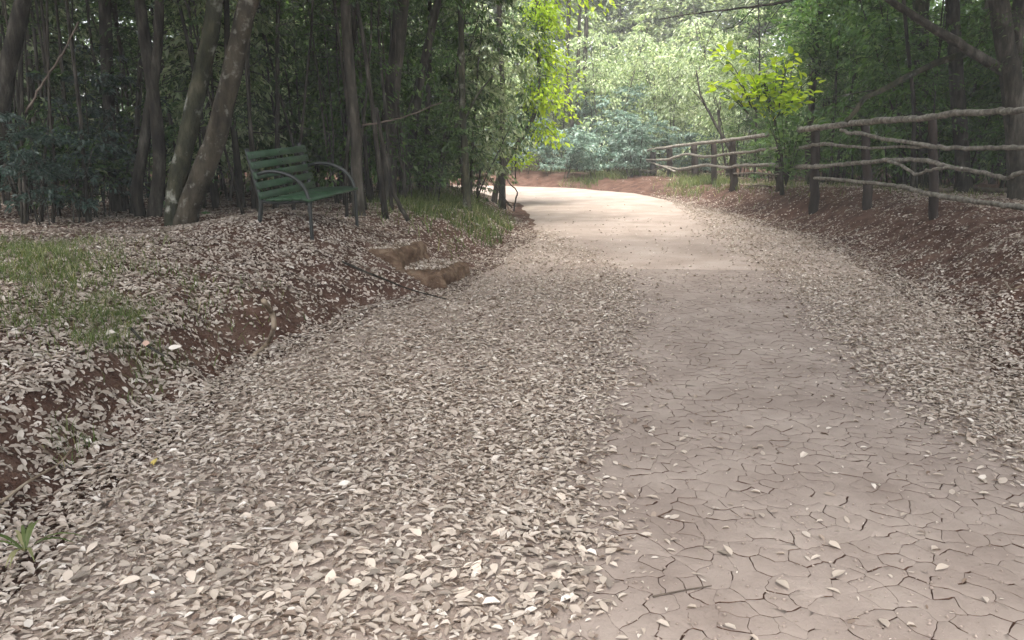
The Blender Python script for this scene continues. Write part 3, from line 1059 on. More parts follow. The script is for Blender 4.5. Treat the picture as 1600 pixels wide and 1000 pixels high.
def scatter(rng, n, x0, x1, y0, y1, mind, cond, tries=4000):
    out = []
    for _ in range(tries):
        if len(out) >= n: break
        a = rng.uniform(x0, x1); b = rng.uniform(y0, y1)
        if not cond(a, b): continue
        if any((a - c) ** 2 + (b - d) ** 2 < r * r for c, d, r in EXCL): continue
        if any((a - c) ** 2 + (b - d) ** 2 < mind * mind for c, d in out): continue
        out.append((a, b))
    return out


def sd1(a, b):
    return float(sdist(np.array([a]), np.array([b]))[0])


rng = np.random.default_rng(41)
# ---- slender trees, left wood
_lst = []
for k, (a, b) in enumerate(scatter(rng, 62, -15, -.3, 9.3, 25, .6, lambda a, b: sd1(a, b) > .9 and abs(a) < b * .75 and not (a > -2.2 and b < 11.5) and not (a > -3.2 and b > 13.5 and (a * 7.3 + b * 3.1) % 1 > .35))):
    _lst.append(plant('slender_tree', SLIM, int(rng.integers(6)), (a, b, Hs(a, b)), rng.uniform(0, 6.28), rng.uniform(.8, 1.25),
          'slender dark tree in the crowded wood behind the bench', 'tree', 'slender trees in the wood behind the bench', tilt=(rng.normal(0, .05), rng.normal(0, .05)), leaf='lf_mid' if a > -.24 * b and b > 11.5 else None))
rank_labels(_lst, 'slender dark tree', LM_LEFT)
_lst = []
for k, (a, b) in enumerate(scatter(rng, 34, -8.5, -1.4, 9.6, 13.2, .38, lambda a, b: sd1(a, b) > 1.4 and abs(a) < b * .66 and not (a > -2.6 and b < 10.5))):
    _lst.append(plant('thin_stem', STEM, int(rng.integers(5)), (a, b, Hs(a, b)), rng.uniform(0, 6.28), rng.uniform(.85, 1.15), 'x', 'tree', 'thin bare stems at the edge of the wood', tilt=(rng.normal(0, .07), rng.normal(0, .07))))
rank_labels(_lst, 'thin bare-stemmed young tree', LM_LEFT)
# ---- slender trees, right wood
_lst = []
for k, (a, b) in enumerate(scatter(rng, 26, 6.8, 17, 10.5, 27, .9, lambda a, b: sd1(a, b) > 2.4 and abs(a) < b * .8)):
    _lst.append(plant('slender_tree', SLIM, int(rng.integers(6)), (a, b, Hs(a, b)), rng.uniform(0, 6.28), rng.uniform(.8, 1.25),
          'slender tree in the green wood behind the rail fence', 'tree', 'slender trees in the wood behind the fence', tilt=(rng.normal(0, .05), rng.normal(0, .05)), leaf='lf_mid'))
rank_labels(_lst, 'slender green-leaved tree', LM_RIGHT)
_lst = []
for k, (a, b) in enumerate(scatter(rng, 14, -7, -.6, 14.5, 23, 1.0, lambda a, b: sd1(a, b) > .8)):
    _lst.append(plant('green_sapling', PALE, k, (a, b, Hs(a, b)), rng.uniform(0, 6.28), rng.uniform(.6, .85), 'leafy green sapling on the left bank towards the bend', 'sapling', 'leafy saplings towards the bend', leaf='lf_mid' if k % 3 else 'lf_pale'))
rank_labels(_lst, 'leafy green sapling', LM_LEFT)
_lst = []
for k, (a, b) in enumerate(scatter(rng, 18, 7.4, 17, 13, 27, 1.3, lambda a, b: sd1(a, b) > 2.6 and a < b * .75)):
    _lst.append(plant('green_sapling', PALE, k, (a, b, Hs(a, b)), rng.uniform(0, 6.28), rng.uniform(.65, 1.0), 'bushy green sapling in the wood behind the rail fence', 'sapling', 'bushy saplings behind the fence', leaf='lf_mid'))
rank_labels(_lst, 'bushy green sapling', LM_RIGHT)
_lst = []
for k, (a, b, sc) in enumerate([(-4.9, 13.4, .9), (-2.3, 14.0, .75), (-1.6, 15.6, .8), (-8.2, 13.6, .9), (-3.9, 15.4, .9), (-5.8, 16.2, 1.0)]):
    _lst.append(plant('edge_sapling', PALE, k, (a, b, Hs(a, b)), k * 2.3, sc, 'x', 'sapling', 'leafy saplings along the edge of the wood', leaf='lf_mid' if k % 3 else 'lf_pale'))
rank_labels(_lst, 'many-stemmed leafy sapling', LM_LEFT)
# ---- tall canopy trees: those outside the frame are added to shade the near path
tall = [(-4.6, 1.0, 0), (4.9, .6, 1), (-6.5, 5.2, 2), (6.9, 4.6, 0), (-7.8, 9.2, 1), (8.6, 8.6, 2), (-9.5, 15.5, 2), (10.5, 18.8, 0), (-12, 20.5, 1),
        (-13, 11.5, 0), (13.2, 10.0, 2), (-5.2, -3.2, 2), (5.4, -3.6, 1), (-16, 16, 2), (9, 24.5, 2), (13, 27, 0), (-4.2, 3.4, 1), (4.5, 2.6, 2), (-5.3, 7.3, 0), (6.0, 7.4, 1), (-3.9, -1.2, 2), (4.1, -1.6, 0), (8.2, 11.0, 0)]
_lst = []
for k, (a, b, v) in enumerate(tall):
    _o = plant('canopy_tree', TALL, v, (a, b, Hs(a, b)), (rng.uniform(-.6, .6) if a < 0 else math.pi + rng.uniform(-.6, .6)) if b < 15 else k * 2.1, rng.uniform(.95, 1.15),
          'tall canopy tree in the wood behind the bench' if a < 0 else 'tall canopy tree in the wood behind the fence', 'tree',
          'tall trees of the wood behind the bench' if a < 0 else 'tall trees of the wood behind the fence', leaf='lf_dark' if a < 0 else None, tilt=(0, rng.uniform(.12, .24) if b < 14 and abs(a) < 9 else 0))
    if abs(a) < b * .66: _lst.append(_o)
    else: tag(_o, 'tall tree added beside the near path, its crown overhead for shade', None, 'tall trees added to shade the near path')
rank_labels([o for o in _lst if o.location[0] < 0], 'tall canopy tree', LM_LEFT)
rank_labels([o for o in _lst if o.location[0] > 0], 'tall canopy tree', LM_RIGHT)
# ---- far trees beyond the bend
far = scatter(rng, 26, -13, 14, 32.5, 44, 1.5, lambda a, b: True)
_lst = []
for k, (a, b) in enumerate(far):
    _lst.append(plant('pale_tree', PALE, k, (a, b, Hs(a, b)), rng.uniform(0, 6.28), rng.uniform(.9, 1.5), 'pale leafy tree beyond the bend of the path', 'tree', 'pale trees beyond the bend'))
rank_labels(_lst, 'pale leafy tree', LM_FAR)
_lst = []
for k, (a, b) in enumerate(scatter(rng, 16, -17, 18, 42, 50, 2.6, lambda a, b: True)):
    _lst.append(plant('far_tree', TALL, k, (a, b, Hs(a, b)), k * 1.3, rng.uniform(.9, 1.15), 'tall tree far beyond the bend of the path', 'tree', 'tall trees beyond the bend', leaf='lf_pale'))
rank_labels(_lst, 'tall distant tree', LM_FAR)
_lst = []
for k, (a, b) in enumerate([(5.6, 38.0), (7.4, 39.0), (3.4, 39.5), (5.9, 30.5), (7.6, 28.0), (8.6, 22.5), (7.6, 31.5), (3.6, 32.0), (9.8, 30.0)]):
    _lst.append(plant('pale_tree', PALE, k + 1, (a, b, Hs(a, b)), rng.uniform(0, 6.28), rng.uniform(.75, 1.0), 'pale bushy tree just behind the far end of the fence', 'tree', 'pale trees behind the far fence'))
rank_labels(_lst, 'pale bushy tree', [(1e9, 'just behind the far fence rails')])
# ---- shrubs
_lst = []
for k, (a, b) in enumerate(scatter(rng, 34, -16, -1.0, 10.5, 26, 1.0, lambda a, b: sd1(a, b) > 1.5 and abs(a) < b * .75 and not (a > -3 and b < 12))):
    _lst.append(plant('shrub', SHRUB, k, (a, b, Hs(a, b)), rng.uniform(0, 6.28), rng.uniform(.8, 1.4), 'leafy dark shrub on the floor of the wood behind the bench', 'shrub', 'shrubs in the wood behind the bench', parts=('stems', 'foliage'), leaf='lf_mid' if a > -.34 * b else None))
rank_labels(_lst, 'leafy dark shrub', LM_LEFT)
_lst = []
for k, (a, b) in enumerate(scatter(rng, 26, 7.2, 18, 11, 28, 1.1, lambda a, b: sd1(a, b) > 2.8 and abs(a) < b * .8)):
    _lst.append(plant('shrub', SHRUB, k, (a, b, Hs(a, b)), rng.uniform(0, 6.28), rng.uniform(.8, 1.4), 'leafy green shrub growing behind the rail fence', 'shrub', 'shrubs behind the rail fence', leaf='lf_mid', parts=('stems', 'foliage')))
rank_labels(_lst, 'leafy green shrub', LM_RIGHT)
_lst = []
for k, (a, b, sc) in enumerate([(3.2, 28.9, 1.0), (4.4, 28.2, 1.0), (5.0, 30.2, 1.3), (1.7, 29.8, .95), (.2, 30.7, 1.0), (-1.2, 32.6, 1.0), (6.3, 29.2, 1.0), (3.7, 31.8, 1.5), (-3, 33, 1.1), (2.4, 32.6, 1.2)]):
    _lst.append(plant('blue_green_shrub', TEAL, k, (a, b, Hs(a, b)), k * 1.7, sc, 'blue green shrub on the far bank at the bend', 'shrub', 'blue green shrubs at the bend', parts=('stems', 'foliage')))
rank_labels(_lst, 'blue green shrub', [(1e9, 'on the far bank at the bend')])

_lst = []
for k, (a, b, sc) in enumerate([(-.75, 17.2, .6), (-1.5, 18.6, .75), (-2.4, 17.4, .8), (-1.0, 20.3, .7), (-2.2, 20.8, .9), (-3.4, 22.2, 1.0)]):
    _lst.append(plant('shrub', SHRUB, k, (a, b, Hs(a, b)), k * 1.9, sc, 'x', 'shrub', 'low shrubs on the tip of the left bank', leaf='lf_mid', parts=('stems', 'foliage')))
rank_labels(_lst, 'low green shrub', [(1e9, 'on the grassy tip of the left bank')])

# ---- the far wood closing the view: one leafy mass
r = np.random.default_rng(51)
n = 230000
th = r.uniform(-1.25, 1.25, n)
rad = r.uniform(0, 1, n) ** .7 * 12
cx = np.where(np.abs(th) > .5, 25, 45)
X = np.sin(th) * (np.interp(np.abs(th), [0, .3, .6, 1.25], [46, 43, 27, 19]) + rad); Yv = np.cos(th) * (np.interp(np.abs(th), [0, .3, .6, 1.25], [46, 43, 27, 19]) + rad)
Z = H(X, Yv) + r.uniform(0, 1, n) ** 1.0 * (11 + 3 * vnoise(X * .4, Yv * .4, 3))
k_ = fbm(X * .6, Z * .9 + Yv * .3, 71, 3) > -.25
X, Yv, Z = X[k_], Yv[k_], Z[k_]; n = len(X)
me = leaves_mesh('woodland', np.stack([X, Yv, Z], 1), nrm(r.normal(0, 1, (n, 3)) + [0, 0, -.5]), nrm(r.normal(0, .6, (n, 3)) + [0, 0, 1]), r.uniform(.2, .4, n), r.uniform(.11, .2, n), M['lf_mid'])
tag(obj('woodland', me), 'far leafy wood closing the view all round', 'wood', kind='stuff')

# ------------------------------------------------------------------ the trees one can tell apart
rng = np.random.default_rng(61)


def trunk_part(mb, pp, Y, r0, r1, n=18, knob=.07, seg=10, flare=1.0, dY=None):
    """pp: picture points from the foot up"""
    P = np.array([at(a, b, Y if dY is None else Y + dY * i / (len(pp) - 1)) for i, (a, b) in enumerate(pp)])
    if flare > 1:
        P[0][2] = min(P[0][2], Hs(P[0][0], P[0][1]) - .12)
    S = smooth_line(P, n)
    rr = np.linspace(r0, r1, n) / 1256 * Y
    if flare > 1:
        rr = rr * (1 + (flare - 1) * np.exp(-np.arange(n) / 1.6))
    mb.tube(S, rr, seg, knob, rng)
    return S


def crown_clumps(clumps, L, W, mat, tmpl='diamond', drop=.4, up=1.0, seed=0):
    r = np.random.default_rng(seed)
    P, D, N_ = [], [], []
    for (c, rad, n) in clumps:
        q = nrm(r.normal(0, 1, (n, 3))) * (r.random(n) ** .45)[:, None]
        P.append(np.asarray(c) + q * np.asarray(rad))
        D.append(nrm(r.normal(0, .7, (n, 3)) + [0, 0, -drop]))
        N_.append(nrm(r.normal(0, .45, (n, 3)) + [0, 0, up]))
    P = np.concatenate(P); n = len(P)
    Ls = L * r.uniform(.65, 1.25, n)
    return leaves_mesh('crown', P, np.concatenate(D), np.concatenate(N_), Ls, Ls * W / L, mat, tmpl, .2, .18)


def high_crown(top, rad, n, seed):
    r = np.random.default_rng(seed)
    cl = []
    for k in range(9):
        o = r.normal(0, .55, 3) * rad
        o[2] = abs(o[2]) * .8
        cl.append((np.asarray(top) + o, (rad * .5, rad * .5, rad * .32), n // 9))
    return cl


def big_tree(name, stems, Y, label, cat='tree', bark='bark', crown=4500, crad=2.3, seed=1, leaf='lf_dark', group=None, part='trunk', top_h=None):
    """stems: list of (points, r0, r1, name)"""
    base = at(*stems[0][0][0], Y)
    e = empty(name, base)
    B = np.array(e.location)
    ends = []
    for (pp, r0, r1, nm_) in stems:
        mb = MB()
        bark_ = bark
        if isinstance(nm_, tuple): nm_, bark_ = nm_
        S = trunk_part(mb, pp, Y, r0, r1, 8 + 3 * len(pp), flare=1.5 if nm_ == 'trunk' else 1.0)
        if nm_ == 'branch':
            o = mb.build(nm_, M[bark_], trunk_o)
        else:
            o = mb.build(nm_, M[bark_], e)
            o.location = -B
            if nm_ == 'trunk': trunk_o = o
        if nm_ in ('trunk', 'stem') and S[-1][2] > 4.2: ends.append(S[-1])
    if crown:
        cl = []
        for k, en in enumerate(ends[:2]):
            cl += high_crown(en, crad, crown // min(2, len(ends)), seed + k)
        o = obj('crown', crown_clumps(cl, .2, .09, M[leaf], seed=seed), e)
        o.location = -B
    tag(e, label, cat, group)
    return e


big_tree('leaning_tree', [
    ([(286, 372), (290, 340), (308, 290), (336, 220), (358, 130), (384, 20), (410, -90), (430, -240)], 19, 12, 'trunk'),
    ([(272, 360), (276, 290), (296, 200), (316, 110), (334, 20), (344, -90), (350, -220)], 15, 10, ('stem', 'bark_moss'))],
    9.4, 'thick mottled twin-stemmed tree leaning beside the bench', bark='bark_mottled', seed=3)
big_tree('dark_tree', [
    ([(238, 352), (243, 320), (249, 250), (240, 150), (226, 60), (214, -40), (205, -200)], 11, 7, 'trunk'),
    ([(222, 350), (214, 300), (226, 220), (236, 150), (246, 80), (250, -30), (256, -160)], 9, 6, 'stem')],
    10.3, 'dark forked tree standing just behind the leaning mottled tree', bark='bark', seed=5)
big_tree('dark_tree', [([(190, 352), (182, 310), (174, 240), (168, 120), (164, 0), (160, -160)], 10, 8, 'trunk'),
                       ([(196, 345), (186, 290), (172, 255)], 5, 3, 'stem')],
         11.4, 'straight black trunk third from the bench towards the picture edge', bark='bark', seed=7, crown=1400)
big_tree('dark_tree', [([(-30, 365), (-10, 250), (8, 130), (34, 10), (56, -110), (70, -220)], 14, 10, 'trunk')],
         9.8, 'dark trunk slanting out of the frame at the top left', bark='bark', seed=9, crown=1400)
big_tree('straight_tree', [([(560, 312), (558, 290), (556, 210), (548, 130), (541, 30), (538, -80), (534, -200)], 9, 7, 'trunk')],
         11.0, 'straight grey brown tree directly behind the bench end', bark='bark_grey', seed=11)
big_tree('stout_tree', [([(606, 318), (606, 290), (608, 220), (612, 150), (622, 60), (632, -60), (640, -180)], 14, 10, 'trunk')],
         13.2, 'stout grey trunk behind the leaning dead stick', bark='bark_grey', seed=13)
big_tree('slanting_tree', [([(626, 308), (634, 280), (648, 190), (660, 110), (680, 20), (700, -80)], 8, 5, 'trunk')],
         14.0, 'dark trunk slanting right beside the stout grey trunk', bark='bark', seed=15, crown=1200)
big_tree('slim_tree', [([(671, 304), (669, 250), (668, 160), (672, 60), (670, -60)], 4.5, 3, 'trunk')],
         14.5, 'thin upright dark tree between slanting tree and mossy slim tree', bark='bark', seed=17, crown=1000)
big_tree('slim_tree', [([(730, 318), (728, 270), (723, 180), (721, 90), (720, 0), (718, -120)], 6, 4, 'trunk'),
                       ([(725, 190), (745, 150), (770, 118)], 2, 1.2, 'branch'), ([(724, 180), (700, 215), (680, 240), (668, 268)], 2.4, 1.5, 'branch')],
         14.2, 'mossy slim tree on the grassy bank near the bend', bark='bark_moss', seed=19, crown=1200)
big_tree('slim_tree', [([(784, 284), (785, 255), (783, 215), (786, 150), (780, 40), (782, -60)], 5, 4, 'trunk')],
         18.3, 'dark upright tree at the tip of the left bank', bark='bark', seed=21, crown=1000, leaf='lf_mid')
# right side
big_tree('upright_tree', [([(1441, 300), (1440, 250), (1436, 160), (1438, 70), (1440, -20), (1444, -160)], 12, 11, 'trunk')],
         16.0, 'upright dark trunk behind the third fence post', bark='bark_moss', seed=23, leaf='lf_mid')
big_tree('upright_tree', [([(1507, 300), (1504, 250), (1497, 160), (1491, 70), (1487, -20), (1484, -160)], 11, 9, 'trunk')],
         14.8, 'slimmer dark trunk between the upright trunk and the forked tree', bark='bark', seed=25, leaf='lf_mid')
big_tree('forked_tree', [
    ([(1600, 318), (1594, 280), (1588, 200), (1580, 120), (1566, 40), (1556, -40), (1550, -160)], 18, 12, 'trunk'),
    ([(1582, 135), (1586, 60), (1594, 0), (1600, -110)], 12, 9, 'stem'),
    ([(1578, 118), (1550, 100), (1516, 80), (1490, 62), (1464, 48), (1430, 26), (1398, 6), (1370, -14)], 8, 4.5, 'branch')],
    12.4, 'forked grey tree at the right edge with a long bough reaching out', bark='bark_grey', seed=27, leaf='lf_mid')
big_tree('upright_tree', [([(1428, 280), (1428, 180), (1420, 90), (1412, 0), (1408, -80)], 3, 2.4, 'trunk')],
         14.6, 'very thin dark tree next to the upright trunk behind the fence', bark='bark', seed=29, crown=900, leaf='lf_mid')
# far pale trunks beyond the bend
for k, (xa, xb, r0, lab) in enumerate([(896, 886, 4, 'first of three grey trunks at the bend, nearest the lime foliage'), (906, 903, 3.2, 'middle of three grey trunks beyond the bend'), (918, 914, 4, 'last of three grey trunks at the bend, nearest the fence')]):
    big_tree('grey_tree', [([(xa, 262), (xa - 2, 200), (xb, 120), (xb + 2, 40), (xb + 4, -40)], r0, r0 * .7, 'trunk')], 33.0, lab, bark='bark_grey', seed=33 + k, crown=900, leaf='lf_pale', group='grey trunks beyond the bend')


# ------------------------------------------------------------------ lime green foliage
def sprays(e, B, specs, seed, mat, L, W, bark='bark_grey', tmpl='hex', flat=.35):
    """specs: (from point, to point, number of leaves, spread)"""
    r = np.random.default_rng(seed)
    P, D, N_ = [], [], []
    mb = MB()
    for (a, b, n, sp) in specs:
        a = np.asarray(a); b = np.asarray(b)
        mid = (a + b) / 2 + np.array([0, 0, .12 * np.linalg.norm(b - a)])
        S = smooth_line([a, mid, b], 8)
        mb.tube(S, np.linspace(.012, .004, 8), 5)
        t = r.uniform(.15, 1.05, n)
        base = np.array([np.interp(t, np.linspace(0, 1, 8), S[:, i]) for i in range(3)]).T
        q = r.normal(0, 1, (n, 3)) * [sp, sp, sp * flat]
        P.append(base + q)
        D.append(nrm(nrm(q) * .6 + nrm(b - a) * .4 + r.normal(0, .3, (n, 3)) + [0, 0, -.25]))
        N_.append(nrm(r.normal(0, .28, (n, 3)) + [0, -.25, 1]))
    P = np.concatenate(P); n = len(P)
    Ls = L * r.uniform(.6, 1.25, n)
    o = mb.build('branches', M[bark], e); o.location = -B
    o = obj('crown', leaves_mesh('crown', P, np.concatenate(D), np.concatenate(N_), Ls, Ls * W / L, mat, tmpl, .15, .12), e); o.location = -B


# drooping lime tree by the bend
Y0 = 19.4
tp = [(770, 312), (782, 270), (815, 215), (836, 175), (842, 110), (838, 30), (834, -60)]
base = at(*tp[0], Y0)
e = empty('lime_tree', base); B = np.array(e.location)
mb = MB(); trunk_part(mb, tp, Y0, 4.2, 2.2, 20, flare=1.3)
o = mb.build('trunk', M['bark_grey'], e); o.location = -B
r = np.random.default_rng(71)
sp_ = []
sg_ = []
for k in range(64):
    yy = r.uniform(25, 232)
    lime = k % 8 < 5
    xx = np.interp(yy, [20, 80, 140, 200, 240], [846, 858, 864, 866, 858] if lime else [812, 812, 812, 806, 802]) + r.uniform(-1, 1) * np.interp(yy, [20, 90, 150, 200, 240], [26, 34, 36, 34, 16])
    a = at(841 if lime else 826, max(yy - 30, -20), Y0 + .1)
    b = at(xx, yy, Y0 + r.uniform(-.8, .8))
    (sp_ if lime else sg_).append((a, b, 60 if lime else 70, .17 if lime else .22))
for (xx, yy) in [(870, 5), (895, 15), (915, 8), (935, 14), (855, 20), (905, 2), (880, -6), (950, 6), (925, -4), (885, 22)]:
    sp_.append((at(841, -40, Y0), at(xx, yy, Y0 - .6), 50, .22))
sprays(e, B, sp_, 73, M['lf_lime'], .12, .06)
sprays(e, B, sg_, 74, M['lf_mid'], .12, .055)
tag(e, 'lime green tree with drooping foliage hanging over the bend', 'tree')
# little lime bush at the tip of the left bank
base = at(806, 285, 20.5); e = empty('lime_sapling', base); B = np.array(e.location)
mb = MB(); mb.tube(np.array([at(806, 288, 20.5), at(805, 265, 20.5), at(806, 235, 20.5)]), [.02, .016, .01], 6)
o = mb.build('trunk', M['bark'], e); o.location = -B
sprays(e, B, [(at(806, 262, 20.5), at(806 + dx, 242 + dy, 20.5 + dz), 36, .14) for dx, dy, dz in ((-14, 2, .2), (12, 0, -.2), (0, -14, 0), (18, 8, .1), (-8, 10, -.3))], 75, M['lf_lime'], .12, .06)
tag(e, 'small lime green sapling low at the tip of the left bank', 'sapling')
# broad-leaved lime sapling above the fence
Y1 = 17.0
base = at(1222, 300, Y1); e = empty('lime_sapling', base); B = np.array(e.location)
mb = MB(); trunk_part(mb, [(1222, 305), (1220, 260), (1214, 210), (1205, 165), (1190, 120)], Y1, 3.4, 1.6, 14)
o = mb.build('trunk', M['bark'], e); o.location = -B
r = np.random.default_rng(77)
sp_ = []
for (cx_, cy_, nn_, s0) in [(1128, 84, 44, .12), (1148, 124, 50, .14), (1172, 116, 26, .11), (1116, 132, 22, .11), (1196, 116, 50, .13), (1214, 100, 30, .11), (1234, 84, 24, .11), (1192, 142, 30, .13), (1228, 158, 50, .13), (1246, 140, 44, .13), (1264, 124, 26, .12), (1206, 168, 20, .13)]:
    sp_.append((at(1206 + (cx_ - 1206) * .4, 176 + (cy_ - 120) * .2, Y1), at(cx_, cy_, Y1 + r.uniform(-.6, .6)), nn_, s0))
sprays(e, B, sp_, 79, M['lf_lime'], .185, .13, bark='bark', flat=.3)
sprays(e, B, [(a, b - np.array([0, -.2, .12]), int(n_ * .3), w * 1.2) for a, b, n_, w in sp_], 80, M['lf_mid'], .15, .09, bark='bark', flat=.5)
tag(e, 'broad-leaved sapling with glowing lime leaves above the fence', 'sapling')
# dark bush over the fence under it
base = at(1232, 296, 16.4); e = empty('broadleaf_bush', base); B = np.array(e.location)
sp_ = []
for (cx_, cy_) in [(1205, 172), (1222, 185), (1240, 180), (1228, 205), (1250, 200), (1262, 176), (1226, 232), (1198, 190), (1190, 165), (1270, 190)]:
    sp_.append((at(1228, 290, 16.5), at(cx_, cy_, 16.4 + r.uniform(-.5, .4)), 40, .17))
sprays(e, B, sp_, 81, M['lf_mid'], .14, .075, bark='bark')
tag(e, 'broad-leaved green bush sprouting through the fence below the lime sapling', 'bush')
# green-gold foliage top right of centre
base = at(1262, 300, 15.5); e = empty('leafy_tree', base); B = np.array(e.location)
mb = MB(); trunk_part(mb, [(1262, 305), (1264, 220), (1272, 120), (1280, 30), (1286, -60)], 19.0, 5, 4, 14)
o = mb.build('trunk', M['bark'], e); o.location = -B
sp_ = []
for k in range(26):
    xx = r.uniform(1232, 1340); yy = r.uniform(-20, 90)
    sp_.append((at(1280, yy + 40, 18.9), at(xx, yy, 18.8 + r.uniform(-.9, .5)), 90, .24))
sprays(e, B, sp_, 83, M['lf_mid'], .13, .06, bark='bark')
tag(e, 'leafy green tree hanging over the fence above the lime sapling', 'tree')
# blue-grey undergrowth sprays on the left
for k, (px, py, Y, sc, lab) in enumerate([(90, 345, 9.6, .8, 'low grey green shrub with layered leaves at the far left'), (140, 340, 10.6, .95, 'taller grey green shrub next to the straight black trunk'), (30, 350, 10.8, 1.0, 'grey green shrub at the left picture edge behind the slanting trunk')]):
    p = at(px, py, Y)
    plant('understory_shrub', SHRUB, k, (p[0], p[1], Hs(p[0], p[1])), k * 2.0, sc, lab, 'shrub', leaf='lf_grey', parts=('stems', 'foliage'))


# ------------------------------------------------------------------ dead wood: sticks, roots, branches
def stick(name, pp, Y, r0, r1, label, mat='stick', cat='stick', side=()):
    Ys = Y if isinstance(Y, (list, tuple)) else [Y] * len(pp)
    P = [at(a, b, yy) for (a, b), yy in zip(pp, Ys)]
    e = empty(name, P[0]); B = np.array(e.location)
    n = 5 * len(P)
    S = smooth_line(P, n)
    S[1:-1] += rng.normal(0, .004, (n - 2, 3))
    mb = MB(); mb.tube(S, np.linspace(r0, r1, n), 7, .08, rng)
    if not side:
        bpy.data.objects.remove(e)
        o = mb.build(name, M[mat])
    else:
        o = e
        q = mb.build('stem', M[mat], e); q.location = -B
        for (sp2, Y2, ra, rb) in side:
            P2 = [at(a, b, Y2) for a, b in sp2]
            S2 = smooth_line(P2, 4 * len(P2))
            m2 = MB(); m2.tube(S2, np.linspace(ra, rb, len(S2)), 6, .08, rng)
            q = m2.build('twig', M[mat], e); q.location = -B
    tag(o, label, cat)
    return o


stick('dead_stick', [(588, 168), (596, 215), (606, 260), (616, 305), (638, 345)], 9.4, .02, .026, 'dark dead stick leaning upright beside the bench', 'bark', side=[([(602, 240), (622, 246), (640, 262)], 9.4, .009, .004)])
stick('fallen_branch', [(566, 196), (600, 190), (640, 180), (690, 160)], 10.2, .012, .006, 'thin bare branch crossing level behind the bench', 'stick', 'branch')
stick('dead_branch', [(1322, 190), (1338, 172), (1352, 153), (1380, 140), (1410, 124), (1440, 109), (1475, 94), (1510, 84)], 13.0, .035, .055, 'mossy dead bough propped on the fence top rail', 'bark_moss', 'branch',
      side=[([(1380, 140), (1350, 143), (1315, 150), (1285, 156)], 13.0, .014, .005), ([(1338, 172), (1322, 166), (1318, 176)], 13.0, .016, .008)])
stick('dead_branch', [(803, 330), (806, 310), (808, 299), (795, 285), (791, 270)], 16.2, .017, .009, 'forked dead branch jutting from the tip of the left bank', 'bark', 'branch',
      side=[([(800, 325), (770, 285), (750, 250), (740, 225)], 16.0, .012, .006), ([(796, 322), (778, 300), (752, 262)], 15.7, .010, .005), ([(790, 290), (774, 262), (776, 230)], 16.2, .009, .004)])
stick('dead_branch', [(745, 310), (760, 275), (780, 235), (800, 190)], 15.4, .014, .006, 'arching dead twig rising beside the forked dead branch', 'bark', 'branch', side=[([(752, 290), (742, 262), (746, 235)], 15.4, .009, .004)])
stick('bare_branch', [(1262, -12), (1225, 3), (1180, 10), (1130, 16), (1080, 22), (1030, 30)], 15.5, .03, .008, 'bare branch reaching in from the top of the picture', 'bark', 'branch',
      side=[([(1180, 10), (1150, 40), (1120, 50), (1100, 75)], 15.5, .012, .004), ([(1130, 16), (1112, 45), (1100, 90)], 15.4, .009, .003), ([(1225, 3), (1205, 30), (1190, 60)], 15.5, .01, .004)])
stick('bare_sapling', [(1150, 250), (1124, 205), (1105, 170), (1094, 145), (1088, 110)], 24.0, .05, .02, 'bare leaning sapling behind the middle of the fence', 'bark', 'sapling',
      side=[([(1105, 170), (1090, 150), (1075, 135)], 24.0, .02, .008), ([(1124, 205), (1122, 170), (1130, 140)], 24.0, .02, .008)])
stick('bare_sapling', [(1138, 280), (1130, 235), (1124, 190), (1126, 160)], 24.6, .04, .02, 'upright bare sapling next to the leaning one behind the fence', 'bark', 'sapling')
stick('leaning_twig', [(40, 176), (70, 125), (100, 80), (122, 34)], 9.2, .012, .009, 'thin straight twig slanting up at the far left', 'stick')


def ground_stick(name, pts, r0, r1, label, mat='stick', cat='stick', lift=.02):
    P = []
    for (px, py) in pts:
        p = on(px, py, .3)
        for _ in range(14): p = on(px, py, Hs(p[0], p[1]) + lift)
        P.append(p)
    n = 6 * len(P)
    S = smooth_line(P, n)
    mb = MB(); mb.tube(S, np.linspace(r0, r1, n), 7, .1, rng)
    return tag(mb.build(name, M[mat]), label, cat)


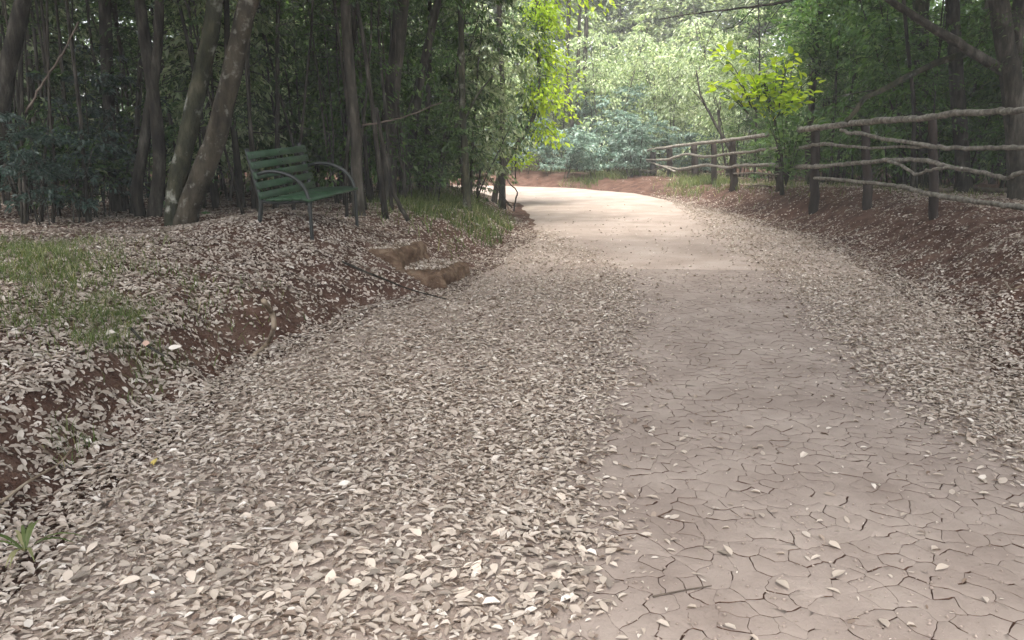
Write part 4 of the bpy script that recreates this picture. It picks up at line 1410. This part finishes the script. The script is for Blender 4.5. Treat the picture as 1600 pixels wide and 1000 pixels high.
ground_stick('exposed_root', [(412, 470), (424, 488), (428, 510), (418, 536), (396, 556)], .02, .016, 'curved pale root looping out of the left bank edge', 'root', 'root', .035)
ground_stick('fallen_stick', [(520, 402), (560, 420), (600, 436), (640, 452), (700, 468)], .011, .005, 'long thin stick lying below the earth steps', 'bark')
ground_stick('fallen_stick', [(0, 786), (45, 752), (90, 726), (112, 702)], .007, .004, 'thin twig lying on the soil face of the left bank', 'root')
ground_stick('fallen_stick', [(204, 512), (228, 538), (256, 556)], .009, .006, 'short dark stick beside the large bleached leaf', 'bark')
ground_stick('fallen_stick', [(1150, 296), (1180, 290), (1205, 292), (1236, 302)], .022, .012, 'bent stick lying on the bank below the fence', 'stick')
ground_stick('fallen_stick', [(1020, 932), (1070, 922), (1112, 915)], .0035, .002, 'short twig lying on the cracked mud', 'stick', 'twig', .02)
ground_stick('exposed_root', [(1570, 440), (1580, 452), (1596, 446), (1612, 440)], .008, .006, 'thin forked root on the right bank slope', 'root', 'root', .03)
ground_stick('fallen_log', [(1470, 298), (1500, 296), (1540, 297), (1580, 299)], .05, .04, 'pale log lying behind the fence bottom rail', 'stick', 'log', .04)

# ------------------------------------------------------------------ hazy air
HZ = True
if HZ:
    me = bpy.data.meshes.new('haze')
    x0, x1, y0, y1, z0, z1 = -310, 310, -70, 310, -1.6, 16.0
    V = [(x, y, z) for z in (z0, z1) for y in (y0, y1) for x in (x0, x1)]
    me.from_pydata(V, [], [(0, 2, 3, 1), (4, 5, 7, 6), (0, 1, 5, 4), (2, 6, 7, 3), (0, 4, 6, 2), (1, 3, 7, 5)])
    hm_ = bpy.data.materials.new('haze_air'); hm_.use_nodes = True
    nt = hm_.node_tree
    for n in list(nt.nodes): nt.nodes.remove(n)
    out = nt.nodes.new('ShaderNodeOutputMaterial')
    pv = nt.nodes.new('ShaderNodeVolumePrincipled')
    pv.inputs['Color'].default_value = (.96, .97, .95, 1)
    pv.inputs['Density'].default_value = .0028
    pv.inputs['Anisotropy'].default_value = 0.0
    nt.links.new(pv.outputs[0], out.inputs['Volume'])
    me.materials.append(hm_)
    tag(obj('haze', me), 'thin pale haze in the air of the wood', 'haze', kind='stuff')
